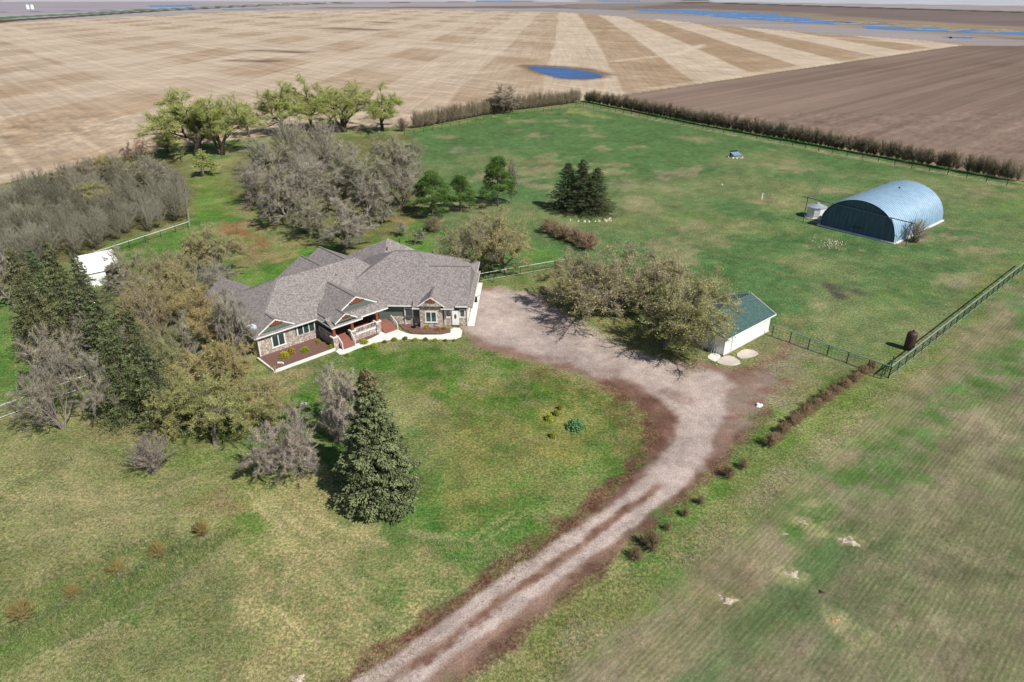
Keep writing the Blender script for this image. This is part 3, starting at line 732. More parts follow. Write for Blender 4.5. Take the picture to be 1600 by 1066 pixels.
def cones(p, d, L, r, rng, n=3):
    """thin n-sided spikes: p base, d unit direction"""
    up = rng.normal(size=p.shape); a = np.cross(d, up); a /= np.linalg.norm(a, axis=1)[:, None] + 1e-9; b = np.cross(d, a)
    an = 2 * np.pi * np.arange(n) / n
    ring = np.cos(an)[None, :, None] * a[:, None] + np.sin(an)[None, :, None] * b[:, None]
    v = np.concatenate([p[:, None] + ring * r[:, None, None], (p + d * L[:, None])[:, None]], 1)
    off = np.arange(len(p))[:, None] * (n + 1); j = np.arange(n)[None]; j2 = (j + 1) % n
    f = np.stack([off + j, off + j2, off + n + 0 * j], 2).reshape(-1, 3)
    return v.reshape(-1, 3), f, n + 1
def tufts(p, d, L, r, rng):
    """fat needle tufts: 3-sided spindle, widest a third along"""
    up = rng.normal(size=p.shape); a = np.cross(d, up); a /= np.linalg.norm(a, axis=1)[:, None] + 1e-9; b = np.cross(d, a)
    an = 2 * np.pi * np.arange(3) / 3
    ring = np.cos(an)[None, :, None] * a[:, None] + np.sin(an)[None, :, None] * b[:, None]
    mid = p + d * (L * 0.35)[:, None]
    v = np.concatenate([p[:, None], mid[:, None] + ring * r[:, None, None], (p + d * L[:, None])[:, None]], 1)
    off = np.arange(len(p))[:, None] * 5; j = np.arange(3)[None]; j2 = (j + 1) % 3
    f = np.concatenate([np.stack([off + 0 * j, off + 1 + j2, off + 1 + j], 2).reshape(-1, 3), np.stack([off + 1 + j, off + 1 + j2, off + 4 + 0 * j], 2).reshape(-1, 3)])
    return v.reshape(-1, 3), f, 5
def leaves(p, size, rng):
    """single folded leaf clusters: two triangles each"""
    n = len(p); a = rng.normal(size=(n, 3)); a /= np.linalg.norm(a, axis=1)[:, None]
    b = rng.normal(size=(n, 3)); b -= a * np.sum(a * b, 1)[:, None]; b /= np.linalg.norm(b, axis=1)[:, None]
    c = np.cross(a, b)
    s = size[:, None]
    v = np.stack([p, p + a * s + b * s * .45 + c * s * .2, p + a * s * 1.1 - b * s * .1, p + a * s * .5 - b * s * .55 + c * s * .2], 1)
    off = np.arange(n)[:, None] * 4
    f = np.concatenate([off + np.array([[0, 1, 2]]), off + np.array([[0, 2, 3]])])
    return v.reshape(-1, 3), f, 4
def decid(seed, stems=1, nlimb=7, spread=0.9, up=0.25, fork=0.22, ntw=9000, nleaf=7000, twl=0.055, lsz=0.012, low=False, twig='twig_grey', leaf='leaf_ochre', bark='bark_grey', flat=0.8, leaf_top=False, thick=1.0, twr=0.0013, dome=0.30):
    rng = np.random.RandomState(seed)
    segs = []; tips = []
    def grow(p, d, L, r, lev, maxlev):
        n = 4 if lev < 3 else 3
        pts = [p]; rads = [r]
        for i in range(n):
            d = d + rng.normal(size=3) * (0.14 + 0.05 * lev) + np.array([0, 0, up * (0.25 if lev < 2 else 0.12)])
            d /= np.linalg.norm(d)
            q = pts[-1] + d * L / n
            r2 = r * (1 - (0.45 if lev < maxlev else 0.8) * (i + 1) / n)
            segs.append((pts[-1], q, rads[-1], r2, max(3, 6 - lev)))
            pts.append(q); rads.append(r2)
        if lev >= maxlev:
            tips.append(np.array(pts)); return
        nc = (nlimb, 5, 4, 3)[lev] if lev < 4 else 2
        for k in range(nc):
            t = rng.uniform(fork if lev == 0 and not low else 0.25, 1.0) if k else 1.0
            x = t * n; i = min(int(x), n - 1); q = pts[i] * (1 - (x - i)) + pts[i + 1] * (x - i); rr_ = rads[i]
            dd = pts[i + 1] - pts[i]; dd /= np.linalg.norm(dd)
            az = rng.uniform(0, 2 * np.pi); ang = rng.uniform(0.45, 0.95) * spread
            if k == 0: ang *= 0.4
            a = np.cross(dd, rng.normal(size=3)); a /= np.linalg.norm(a)
            nd = dd * math.cos(ang) + a * math.sin(ang)
            grow(q, nd, L * rng.uniform(0.55, 0.8), max(rr_ * rng.uniform(0.5, 0.7), 0.0012), lev + 1, maxlev)
    for s_ in range(stems):
        az = rng.uniform(0, 2 * np.pi); tilt = 0.08 if stems == 1 else rng.uniform(0.25, 0.75)
        d0 = np.array([math.cos(az) * math.sin(tilt), math.sin(az) * math.sin(tilt), math.cos(tilt)])
        grow(np.array([rng.uniform(-.02, .02) * (stems > 1), rng.uniform(-.02, .02) * (stems > 1), -0.01]), d0, rng.uniform(0.32, 0.42) if stems == 1 else rng.uniform(.35, .5), (0.024 if stems == 1 else 0.014) * thick, 0, 3)
    allp = np.concatenate(tips)
    top = np.percentile(allp[:, 2], 99.5); cx = (allp[:, 0].max() + allp[:, 0].min()) / 2; cy = (allp[:, 1].max() + allp[:, 1].min()) / 2
    rad = max(np.percentile(np.hypot(allp[:, 0], allp[:, 1]), 93), 1e-3)
    S = np.array([0.46 / rad, 0.46 / rad, 0.95 / top])
    segs = [(a * S, b * S, c, d, e) for a, b, c, d, e in segs]; tips = [t * S for t in tips]
    def dm(q):
        q = np.array(q, float); r = np.hypot(q[..., 0], q[..., 1]) / .5
        q[..., 2] = q[..., 2] * (1 - dome * np.clip(r, 0, 1.2) ** 2 * np.clip((q[..., 2] - .2) * 2, 0, 1)); return q
    segs = [(dm(a), dm(b), c, d, e) for a, b, c, d, e in segs]; tips = [dm(t) for t in tips]
    V, Fq = polytubes(segs)
    trunk = fast_mesh('trunk', V, Fq, [M[bark]], smooth=True)
    T = np.array([t for t in tips])                                       # (k, n+1, 3)
    k = len(T)
    w = rng.randint(0, k, ntw); t = rng.uniform(0.0, 1.0, ntw) * (T.shape[1] - 1); i = np.minimum(t.astype(int), T.shape[1] - 2); f = (t - i)[:, None]
    p = T[w, i] * (1 - f) + T[w, i + 1] * f; dd = T[w, i + 1] - T[w, i]; dd /= np.linalg.norm(dd, axis=1)[:, None] + 1e-9
    dd = dd + rng.normal(size=(ntw, 3)) * 0.75 + np.array([0, 0, 0.25 + up * .5]) + p * np.array([.7, .7, 0]); dd /= np.linalg.norm(dd, axis=1)[:, None]
    L = rng.uniform(0.5, 1.3, ntw) * twl
    v, fc, vp = cones(p, dd, L, rng.uniform(0.8, 1.3, ntw) * twr, rng)
    Vs = [v]; Fs = [fc]; var = [np.repeat(rng.uniform(0, 1, ntw), vp)]; mi = [np.zeros(len(fc), int)]
    if nleaf:
        w = rng.randint(0, ntw, nleaf)
        pl = p[w] + dd[w] * (L[w] * rng.uniform(0.4, 1.05, nleaf))[:, None] + rng.normal(size=(nleaf, 3)) * 0.006
        if leaf_top:
            keep = pl[:, 2] > rng.uniform(0.25, 0.6, nleaf); pl = pl[keep]
        v2, f2, vp2 = leaves(pl, rng.uniform(0.7, 1.5, len(pl)) * lsz, rng)
        Vs.append(v2); Fs.append(f2 + len(v)); var.append(np.repeat(rng.uniform(0, 1, len(pl)), vp2)); mi.append(np.ones(len(f2), int))
    crown = fast_mesh('crown', np.concatenate(Vs), [np.concatenate(Fs)], [M[twig], M[leaf]], np.concatenate(mi), np.concatenate(var))
    return trunk, crown
def spruce(seed, whorls=46, wid=0.5, dens=30, cones_top=False, gap=0.0, bare=0.03, shape=0.85):
    rng = np.random.RandomState(seed)
    segs = [(np.array([0, 0, -0.01]), np.array([0, 0, 0.5]), 0.016, 0.010, 6), (np.array([0, 0, 0.5]), np.array([0.004, 0, 0.985]), 0.010, 0.001, 6)]
    P = []; D = []; LL = []; RR = []; B = []
    for i in range(whorls):
        z = bare + (0.965 - bare) * (i / whorls) ** 0.92
        R = wid * (1 - z) ** shape * (0.86 + 0.22 * rng.rand()) * (1.0 if z > 0.12 else 0.75 + 2 * z) + 0.012
        nb = int(6 + 5 * (1 - z))
        a0 = rng.uniform(0, 6.28)
        for k in range(nb):
            if rng.rand() < gap: continue
            az = a0 + 6.283 * k / nb + rng.uniform(-.25, .25); Rb = R * rng.uniform(0.5, 1.2)
            out = np.array([math.cos(az), math.sin(az), 0]); side = np.array([-math.sin(az), math.cos(az), 0])
            droop = -0.30 * Rb * (1 - z) ** 0.5; zz = z + rng.uniform(-.008, .008)
            m = np.array([0, 0, zz]) + out * Rb * 0.55 + np.array([0, 0, droop * 0.75]); e = np.array([0, 0, zz]) + out * Rb + np.array([0, 0, droop * 0.75])
            segs.append((np.array([0, 0, zz]), m, 0.0028, 0.0018, 3)); segs.append((m, e, 0.0018, 0.0006, 3))
            n = int(dens * (0.35 + Rb / wid))
            t = rng.uniform(0.18, 1.0, n) ** 0.8
            pt = np.where((t < 0.55)[:, None], np.array([0, 0, zz]) + (m - np.array([0, 0, zz])) * (t / 0.55)[:, None], m + (e - m) * ((t - 0.55) / 0.45)[:, None])
            sd_ = rng.uniform(-1, 1, n); wd = 0.34 * Rb * (1.15 - t) * np.minimum(1, t * 3)
            pt = pt + side[None] * (sd_ * wd)[:, None] - np.array([0, 0, 1])[None] * (np.abs(sd_) * wd * 0.25 + rng.uniform(0, 0.010, n))[:, None]
            dr = out[None] * rng.uniform(.5, 1.1, n)[:, None] + side[None] * (sd_ * 0.9)[:, None] + np.array([0, 0, 1])[None] * rng.uniform(-0.55, 0.25, n)[:, None] + rng.normal(size=(n, 3)) * .32
            P.append(pt); D.append(dr / np.linalg.norm(dr, axis=1)[:, None]); LL.append(rng.uniform(.016, .034, n)); RR.append(rng.uniform(.003, .006, n))
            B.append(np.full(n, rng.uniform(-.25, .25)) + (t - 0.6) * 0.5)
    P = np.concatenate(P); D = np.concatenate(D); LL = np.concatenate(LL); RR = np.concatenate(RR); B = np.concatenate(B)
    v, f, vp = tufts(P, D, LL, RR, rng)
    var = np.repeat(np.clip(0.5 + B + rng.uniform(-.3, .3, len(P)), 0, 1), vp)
    mi = np.zeros(len(P), int)
    if cones_top: mi[(P[:, 2] > 0.78) & (rng.rand(len(P)) < (P[:, 2] - 0.77) * 2.8)] = 1
    mi = np.concatenate([np.repeat(mi, 3), np.repeat(mi, 3)])
    V, Fq = polytubes(segs)
    return fast_mesh('trunk', V, Fq, [M['bark']], smooth=True), fast_mesh('crown', v, [f], [M['needles'], M['cone_brown']], mi, var)
def pine(seed, nclump=52):
    rng = np.random.RandomState(seed); segs = []
    pts = [np.array([0, 0, -0.01])]
    for i in range(6): pts.append(pts[-1] + np.array([rng.uniform(-.012, .012), rng.uniform(-.012, .012), 0.155]))
    for i in range(6): segs.append((pts[i], pts[i + 1], 0.022 * (1 - i / 7), 0.022 * (1 - (i + 1) / 7), 6))
    P = []; D = []; B = []
    for c in range(nclump):
        z = 0.22 + 0.75 * (c / nclump); i = min(int((z + .01) / .155), 5)
        R = 0.50 * min(1, (1 - z) * 1.35 + 0.08) * rng.uniform(.55, 1.05) * (0.65 + .35 * min(1, z * 3)); az = rng.uniform(0, 6.28)
        st = np.array([pts[i][0], pts[i][1], z - 0.04]); e = np.array([R * math.cos(az), R * math.sin(az), z + rng.uniform(0, .03)])
        segs.append((st, e, 0.006, 0.002, 4))
        n = 240; q = rng.normal(size=(n, 3)); q /= np.linalg.norm(q, axis=1)[:, None]; rad = rng.uniform(.3, 1, n)[:, None]
        cl = q * rad * np.array([0.115, 0.115, 0.05]) * rng.uniform(.7, 1.15)
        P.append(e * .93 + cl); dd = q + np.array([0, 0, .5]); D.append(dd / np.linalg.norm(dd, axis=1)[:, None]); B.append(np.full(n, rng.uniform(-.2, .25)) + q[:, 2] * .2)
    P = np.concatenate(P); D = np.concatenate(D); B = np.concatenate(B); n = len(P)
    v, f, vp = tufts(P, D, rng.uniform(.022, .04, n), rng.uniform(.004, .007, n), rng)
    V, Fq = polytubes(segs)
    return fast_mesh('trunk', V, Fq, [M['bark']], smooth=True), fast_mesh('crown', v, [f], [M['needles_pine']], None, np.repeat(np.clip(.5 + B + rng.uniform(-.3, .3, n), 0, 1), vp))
def twiggy(seed, nst=90, ntw=3000, twl=.10, twr=.0035, narrow=1.0, nleaf=0, lsz=.02, twig='twig_brown', leaf='leaf_ochre', stemr=.007, dome=.55, low=.25):
    """leafless shrub: many stems from one root, fanning into a dome, with fine side twigs"""
    rng = np.random.RandomState(seed)
    az = rng.uniform(0, 6.283, nst); el = np.arccos(1 - rng.uniform(0, 1, nst) ** 1.2 * (.85 * narrow))
    R = rng.uniform(.75, 1.0, nst)
    E_ = np.stack([np.cos(az) * np.sin(el) * .5 * R, np.sin(az) * np.sin(el) * .5 * R, (dome + (1 - dome) * np.cos(el)) * np.cos(el) ** .35 * R], 1)
    B_ = rng.normal(size=(nst, 3)) * np.array([.05, .05, 0])
    segs = []; K = 4
    C = []
    for i in range(nst):
        pts = []
        for k in range(K + 1):
            t = k / K; p = B_[i] * (1 - t) + E_[i] * t; p = p * np.array([1, 1, 1]); p[2] = E_[i, 2] * t ** .85; p[:2] = B_[i, :2] * (1 - t) + E_[i, :2] * t ** 1.25
            pts.append(p + rng.normal(size=3) * .012 * (k > 0))
        C.append(pts)
        for k in range(K): segs.append((pts[k], pts[k + 1], stemr * (1 - k / K * .8), stemr * (1 - (k + 1) / K * .85), 3))
    C = np.array(C)
    V, Fq = polytubes(segs); trunk = fast_mesh('trunk', V, Fq, [M['bark_grey']], smooth=True)
    w = rng.randint(0, nst, ntw); t = (low + (1 - low) * rng.uniform(0, 1, ntw) ** .8) * K; i = np.minimum(t.astype(int), K - 1); f = (t - i)[:, None]
    p = C[w, i] * (1 - f) + C[w, i + 1] * f; d = C[w, i + 1] - C[w, i]; d /= np.linalg.norm(d, axis=1)[:, None] + 1e-9
    d = d + rng.normal(size=(ntw, 3)) * .55; d /= np.linalg.norm(d, axis=1)[:, None]
    L = rng.uniform(.5, 1.3, ntw) * twl
    v, fc, vp = cones(p, d, L, rng.uniform(.7, 1.3, ntw) * twr, rng)
    Vs = [v]; Fs = [fc]; var = [np.repeat(rng.uniform(0, 1, ntw), vp)]; mi = [np.zeros(len(fc), int)]
    if nleaf:
        q = rng.randint(0, ntw, nleaf); v2, f2, vp2 = leaves(p[q] + d[q] * (L[q] * rng.uniform(.4, 1, nleaf))[:, None], rng.uniform(.7, 1.4, nleaf) * lsz, rng)
        Vs.append(v2); Fs.append(f2 + len(v)); var.append(np.repeat(rng.uniform(0, 1, nleaf), vp2)); mi.append(np.ones(len(f2), int))
    return trunk, fast_mesh('crown', np.concatenate(Vs), [np.concatenate(Fs)], [M[twig], M[leaf]], np.concatenate(mi), np.concatenate(var))
def cushion(seed, n=1500, lsz=.10):
    """low dense leafy mound"""
    rng = np.random.RandomState(seed); q = rng.normal(size=(n, 3)); q[:, 2] = np.abs(q[:, 2]); q /= np.linalg.norm(q, axis=1)[:, None]
    lump = 1 + .16 * np.sin(q[:, 0] * 7 + seed) * np.cos(q[:, 1] * 6)
    p = q * (rng.uniform(.55, 1, n) * lump)[:, None] * np.array([.42, .42, .85])
    v, f, vp = leaves(p, rng.uniform(.7, 1.3, n) * lsz, rng)
    V, Fq = polytubes([(np.array([0, 0, -.02]), np.array([.1 * math.cos(k), .1 * math.sin(k), .5]), .02, .01, 3) for k in range(5)])
    return fast_mesh('trunk', V, Fq, [M['bark']]), fast_mesh('crown', v, [f], [M['leaf_willow']], None, np.repeat(rng.uniform(0, 1, n), vp))
TW = dict(ntw=15000, twl=.062, twr=.00115)
KIT = {
    'bare': [decid(1, nlimb=9, nleaf=1800, lsz=.008, fork=.15, **TW), decid(2, nlimb=10, nleaf=1800, lsz=.008, spread=1.1, fork=.15, **TW), decid(3, stems=4, nlimb=5, nleaf=1800, lsz=.008, **TW)],
    'ochre': [decid(11, nlimb=10, nleaf=14000, spread=1.1, fork=.12, twig='twig_brown', lsz=.0078, **TW), decid(12, nlimb=10, nleaf=14000, low=True, spread=1.05, twig='twig_brown', lsz=.0078, **TW), decid(13, stems=4, nlimb=5, nleaf=9000, spread=1.05, twig='twig_brown', lsz=.0078, **TW), decid(14, stems=3, nlimb=6, nleaf=10000, spread=1.05, twig='twig_brown', thick=1.5, lsz=.0078, **TW)],
    'willow': [decid(21, nlimb=8, ntw=9000, nleaf=28000, up=0.5, spread=0.95, leaf='leaf_willow', twig='twig_willow', bark='bark', leaf_top=True, lsz=.0078, fork=.45, thick=1.4, twl=.07), decid(22, stems=3, nlimb=4, ntw=9000, nleaf=28000, up=0.45, leaf='leaf_willow', twig='twig_willow', bark='bark', leaf_top=True, lsz=.0078, thick=1.9, twl=.07), decid(23, nlimb=8, ntw=9000, nleaf=28000, up=0.4, spread=1.1, leaf='leaf_willow', twig='twig_willow', bark='bark', leaf_top=True, lsz=.0078, fork=.35, thick=1.4, twl=.07)],
    'vase': [twiggy(31, 110, 9000, .07, .0016, narrow=.75, nleaf=400, lsz=.01, twig='twig_grey', stemr=.005), twiggy(32, 110, 9000, .07, .0016, narrow=.9, nleaf=1200, lsz=.011, twig='twig_grey', stemr=.005)],
    'shrub': [twiggy(41, 80, 2600, .14, .004, nleaf=300, lsz=.02), twiggy(42, 80, 2600, .14, .004, nleaf=300, lsz=.02)],
    'bush': [decid(51, stems=7, nlimb=1, ntw=1800, nleaf=2600, up=0.3, spread=0.9, lsz=.035, twl=.12, twr=.004, thick=.8, twig='twig_brown', leaf='leaf_willow')],
    'cushion': [cushion(55), cushion(56)],
    'spruce': [spruce(61, wid=.42, dens=50, shape=.95, gap=.12, whorls=36), spruce(62, wid=.44, dens=50, gap=.18, shape=1.0, whorls=34), spruce(63, wid=.43, dens=46, gap=.22, shape=.95, whorls=38)],
    'big_spruce': [spruce(66, whorls=70, wid=.29, dens=95, cones_top=True, shape=.98, bare=.01)],
    'pine': [pine(71), pine(72)],
}
def tree(kind, v, bx, by, ty, w, label, cat='tree', name='tree', group=None, tint=(1, 1, 1), leaf=None, loc=None, h=None, parts=('trunk', 'crown')):
    x, y = (G(bx, by)[:2] if loc is None else loc)
    hh = h or height_at(bx, by, ty); ww = width_at(bx, by, w) if loc is None else w
    if loc is None: ww *= {'willow': 1.36, 'ochre': 1.22, 'bare': 1.2, 'spruce': 1.15, 'pine': 1.12}.get(kind, 1.0)
    o = thing(name, (x, y, 0), label, cat, group, rz=random.uniform(0, 6.28))
    if kind == 'willow': hh *= 1.2
    o.scale = (ww, ww, hh)
    tr, cr = KIT[kind][v % len(KIT[kind])]
    a = link(parts[0], tr, o); b = link(parts[1], cr, o)
    b.color = (*tint, 1); a.color = (*tint, 1)
    return o
T = tree
# ---- willows coming into leaf behind
gw = 'budding willows along the stubble field'
T('willow', 0, 308, 243, 156, 128, 'widest light green willow, leftmost at the stubble field edge', name='willow_tree', group=gw)
T('willow', 1, 347, 242, 154, 84, 'light green willow with forked dark trunk, right beside the widest one', name='willow_tree', group=gw)
T('willow', 2, 390, 214, 170, 40, 'small thin willow alone against the stubble between two willow clumps', name='willow_tree', group=gw)
T('willow', 0, 440, 212, 140, 74, 'light green willow leaning left, leftmost of the right hand willow row', name='willow_tree', group=gw)
T('willow', 2, 486, 206, 134, 74, 'tallest light green willow behind the grey vase shaped shrubs', name='willow_tree', group=gw)
T('willow', 1, 540, 206, 136, 84, 'willow with two dark diverging trunks beside the stubble', name='willow_tree', group=gw)
T('willow', 2, 597, 203, 142, 66, 'rightmost light green willow with short dark trunk by hedge end', name='willow_tree', group=gw)
T('bush', 0, 318, 276, 236, 46, 'low green leafy sapling below the widest willow', cat='bush', name='bush')
T('willow', 1, 262, 240, 208, 44, 'small yellow green willow on the thicket edge', name='willow_tree')
T('shrub', 0, 629, 205, 183, 26, 'small dark round shrub right of the last willow', cat='shrub', name='shrub', tint=(.6, .55, .6))
# ---- grey leafless grove behind the house
gg = 'grey leafless trees in the grove behind the house'
grove = [('vase', 0, 462, 262, 178, 92, 'tall grey vase shaped shrub in front of the willows, left one'), ('vase', 1, 508, 262, 182, 82, 'tall grey vase shaped shrub in front of the willows, right one'),
 ('bare', 0, 398, 272, 204, 76, None), ('bare', 1, 436, 298, 214, 92, None), ('bare', 2, 498, 300, 214, 92, None), ('bare', 0, 556, 288, 204, 88, None), ('bare', 1, 606, 288, 205, 84, None), ('bare', 2, 640, 284, 214, 66, None),
 ('bare', 2, 392, 318, 240, 74, None), ('bare', 0, 430, 330, 244, 84, None), ('bare', 1, 482, 336, 246, 92, None), ('bare', 0, 530, 330, 242, 92, None), ('bare', 1, 584, 326, 238, 92, None), ('bare', 2, 628, 320, 236, 78, None),
 ('bare', 1, 452, 352, 270, 74, None), ('bare', 2, 500, 366, 282, 80, None), ('bare', 0, 541, 388, 288, 108, 'large grey leafless tree with dark trunks right behind the house roof'), ('bare', 1, 580, 352, 268, 74, None), ('bare', 2, 560, 306, 222, 80, None), ('bare', 2, 470, 306, 226, 80, None)]
GL = ['leafless tree at the left end of the back row of the grey grove', 'second leafless tree from the left in the back row of the grove', 'leafless tree just below the vase shaped shrubs in the grove', 'third leafless tree from the right in the back row of the grove', 'second leafless tree from the right in the back row of the grove', 'leafless tree at the pasture corner of the grey grove',
 'leafless tree at the left end of the middle row of the grove', 'second leafless tree from the left in the middle row of the grove', 'leafless tree at the centre of the grey grove', 'leafless tree right of centre in the middle row of the grove', 'second leafless tree from the right in the middle row of the grove', 'leafless grove tree right beside the broad pine',
 'leafless tree at the left of the front row of the grove', 'leafless tree in the front row left of the dark trunked one', 'leafless tree in the front row right of the dark trunked one', 'leafless tree crowded between back and middle rows, right half', 'leafless tree crowded between back and middle rows, left half']
for i, (k, v, bx, by, ty, w, lb) in enumerate(grove):
    T(k, v, bx, by, ty, w, lb or GL[i - 2 if i < 16 else i - 3], name='bare_tree' if k == 'bare' else 'tall_shrub', cat='tree' if k == 'bare' else 'shrub', group=gg if not lb else None,
      tint=(1.02, .98, .98) if i % 3 else (1.0, 1.0, .88))
for bx, by, ty, w, lb in ((597, 351, 316, 34, 'small bare fruit tree nearest the grey grove on the back lawn'), (624, 367, 340, 28, 'middle small bare fruit tree on the back lawn'), (648, 382, 352, 30, 'small bare fruit tree closest to the house roof peak')):
    T('bare', 0, bx, by, ty, w, lb, name='fruit_tree')
# ---- pines and spruces behind
T('pine', 0, 676, 338, 264, 74, 'broad bright green pine at left of the three behind the house', name='pine_tree', tint=(.85, .85, .8))
T('pine', 1, 720, 330, 270, 50, 'narrow middle pine of the three behind the house', name='pine_tree', tint=(.85, .85, .8))
T('pine', 1, 778, 322, 240, 60, 'tallest pine standing apart at right of the three', name='pine_tree', tint=(.85, .85, .8))
T('bare', 1, 799, 318, 240, 20, 'slim grey leafless tree against the right side of tallest pine', name='bare_tree')
gs = 'dark spruces clustered in the stone ring'
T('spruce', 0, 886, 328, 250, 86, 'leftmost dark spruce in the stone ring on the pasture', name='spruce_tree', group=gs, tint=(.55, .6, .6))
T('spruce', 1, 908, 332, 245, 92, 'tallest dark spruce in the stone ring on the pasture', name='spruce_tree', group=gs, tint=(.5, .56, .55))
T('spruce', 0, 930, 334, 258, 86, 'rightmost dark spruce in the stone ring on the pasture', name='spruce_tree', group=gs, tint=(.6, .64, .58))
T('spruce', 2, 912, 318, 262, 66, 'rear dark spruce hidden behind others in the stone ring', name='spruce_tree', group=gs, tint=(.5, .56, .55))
# ---- ochre budding trees
T('ochre', 2, 738, 436, 330, 104, 'ochre budding tree beside the garage roof, darker left half of pair', name='budding_tree', tint=(.95, .95, .9))
T('ochre', 0, 792, 428, 318, 100, 'round ochre budding tree behind the garage, right of pair', name='budding_tree', tint=(1.05, 1.0, .9))
T('shrub', 0, 676, 362, 338, 40, 'low brown shrub under the broad pine', cat='shrub', name='shrub', tint=(.75, .62, .6))
for i, (bx, by, ty, w) in enumerate(((860, 364, 340, 46), (880, 373, 347, 46), (899, 381, 354, 46), (918, 390, 360, 48))):
    T('shrub', i, bx, by, ty, w, ('reddish leafless shrub at the far end of the shrub row', 'reddish leafless shrub second in the row behind the gravel', 'reddish leafless shrub third in the row behind the gravel', 'reddish leafless shrub touching the ochre driveway trees')[i], cat='shrub', name='shrub', group='reddish shrub row', tint=(.95, .72, .68))
T('ochre', 2, 966, 494, 378, 165, 'ochre budding tree with straight grey trunk by gravel yard', name='budding_tree', tint=(1.0, .96, .95))
T('ochre', 3, 1040, 538, 402, 165, 'large ochre budding tree with dark forked trunk beside green roofed garage', name='budding_tree', tint=(.95, 1.0, .8))
T('ochre', 0, 903, 474, 380, 100, 'ochre budding tree leaning over the gravel, leftmost of its clump', name='budding_tree', tint=(1.0, .95, 1.0))
T('ochre', 1, 1016, 486, 392, 120, 'ochre budding tree behind the pair at gravel edge', name='budding_tree')
T('ochre', 2, 1086, 506, 420, 62, 'thin ochre budding tree touching the green garage roof', name='budding_tree', tint=(.95, 1.0, .8))
T('vase', 0, 1428, 378, 340, 52, 'grey leafless shrub against the arched steel building', cat='shrub', name='shrub')
T('bare', 0, 798, 176, 122, 62, 'single tall leafless tree standing in the back hedge', name='bare_tree', tint=(.95, .85, .8))
# ---- trees left of the house
left = [('ochre', 1, 343, 442, 345, 78, 'round ochre bush tree on the back lawn beside the bare earth patch', (1.05, 1, .95)),
 ('bare', 0, 226, 457, 374, 80, 'leafless tree with pale trunk beside the white shed', (1.0, .98, .88)),
 ('ochre', 2, 262, 470, 385, 76, 'pale ochre tree between white shed and house, rear one', (1.05, .98, .95)),
 ('ochre', 0, 300, 500, 405, 88, 'ochre tree midway between white shed and house', (1.0, .95, .85)),
 ('bare', 2, 330, 470, 396, 70, 'grey twiggy tree behind the left roof end', (1, 1, .95)),
 ('ochre', 3, 262, 545, 430, 88, 'ochre tree in the middle of the left grove', (1.0, .92, .85)),
 ('ochre', 1, 318, 556, 448, 84, 'orange tinted budding tree near the dark left house wall', (1.1, .95, .8)),
 ('bare', 1, 368, 572, 440, 66, 'silvery leafless tree reaching over the left roof corner', (1.1, 1.08, 1.1)),
 ('ochre', 2, 350, 530, 455, 60, 'small ochre tree against the left house wall', (1, .95, .85)),
 ('ochre', 0, 322, 640, 540, 116, 'yellowish budding tree left of the flower bed corner', (1.1, 1.02, .85)),
 ('ochre', 2, 288, 668, 570, 96, 'yellow green budding tree between last spruce and front edge tree', (1.0, 1.05, .75)),
 ('ochre', 1, 372, 610, 520, 84, 'yellowish budding tree just behind the one with pale forked trunk', (1.1, 1.0, .85)),
 ('ochre', 0, 262, 520, 418, 84, 'brownish budding tree right of the slim spruce', (1.0, .93, .9)),
 ('bare', 1, 212, 505, 424, 76, 'grey leafless tree just below the white shed doorway', (1.0, .98, .88)),
 ('ochre', 1, 310, 450, 384, 70, 'pale ochre tree at the back left of the roof end', (1.0, .98, .95)),
 ('bare', 2, 238, 560, 478, 84, 'twiggy grey tree between slim spruce and ochre trees', (1.0, .97, .9)),
 ('ochre', 2, 420, 668, 596, 74, 'small yellowish tree reaching out over the front lawn', (1.1, 1.02, .85)),
 ('bare', 0, 60, 610, 500, 84, 'grey leafless tree between leftmost spruce and the white rail', (1.08, 1.02, 1.02)),
 ('bare', 1, 126, 612, 512, 70, 'grey leafless tree squeezed between spruces above the white rail', (1.05, 1.0, .98)),
 ('bare', 0, 300, 585, 480, 80, 'grey leafless tree among the ochre trees of the left grove', (1.0, 1.0, .9)),
 ('ochre', 3, 392, 652, 566, 100, 'yellowish tree with pale forked trunk nearest the flower bed', (1.15, 1.08, .9)),
 ('ochre', 1, 336, 695, 590, 125, 'yellow green budding tree at the front edge of left grove', (.95, 1.05, .75)),
 ('ochre', 2, 268, 600, 505, 76, 'olive budding tree between spruces and yellow trees', (.9, 1.0, .8)),
 ('bare', 2, 100, 670, 540, 84, 'grey leafless tree standing by the white rail fence, left one', (1.05, 1, .98)),
 ('bare', 0, 150, 655, 525, 90, 'grey leafless tree touching the spruces by the white rail fence', (1.0, .98, .95)),
 ('bare', 1, 22, 478, 395, 76, 'pale grey leafless tree at the left photo edge', (1.15, 1.1, 1.15)),
 ('bare', 2, 170, 540, 440, 70, 'leafless tree poking between the left spruces', (1, .95, .9)),
 ('vase', 1, 242, 735, 676, 84, 'round leafless shrub at the foot of the last spruce', (1.0, .9, .95)),
 ('bare', 1, 540, 694, 568, 104, 'tall silvery leafless tree behind the big lone spruce', (1.3, 1.2, 1.25)),  # this and next two: grey tint brightened to offset the big spruce's shadow
 ('bare', 2, 488, 736, 626, 96, 'silvery leafless tree left of the big lone spruce', (1.25, 1.14, 1.2)),
 ('bare', 0, 432, 732, 642, 90, 'low silvery leafless tree, leftmost beside the big lone spruce', (1.22, 1.12, 1.18)),
 ('vase', 0, 528, 690, 616, 60, 'twiggy silvery shrub behind the big lone spruce trunk', (1.1, 1.05, 1.1))]
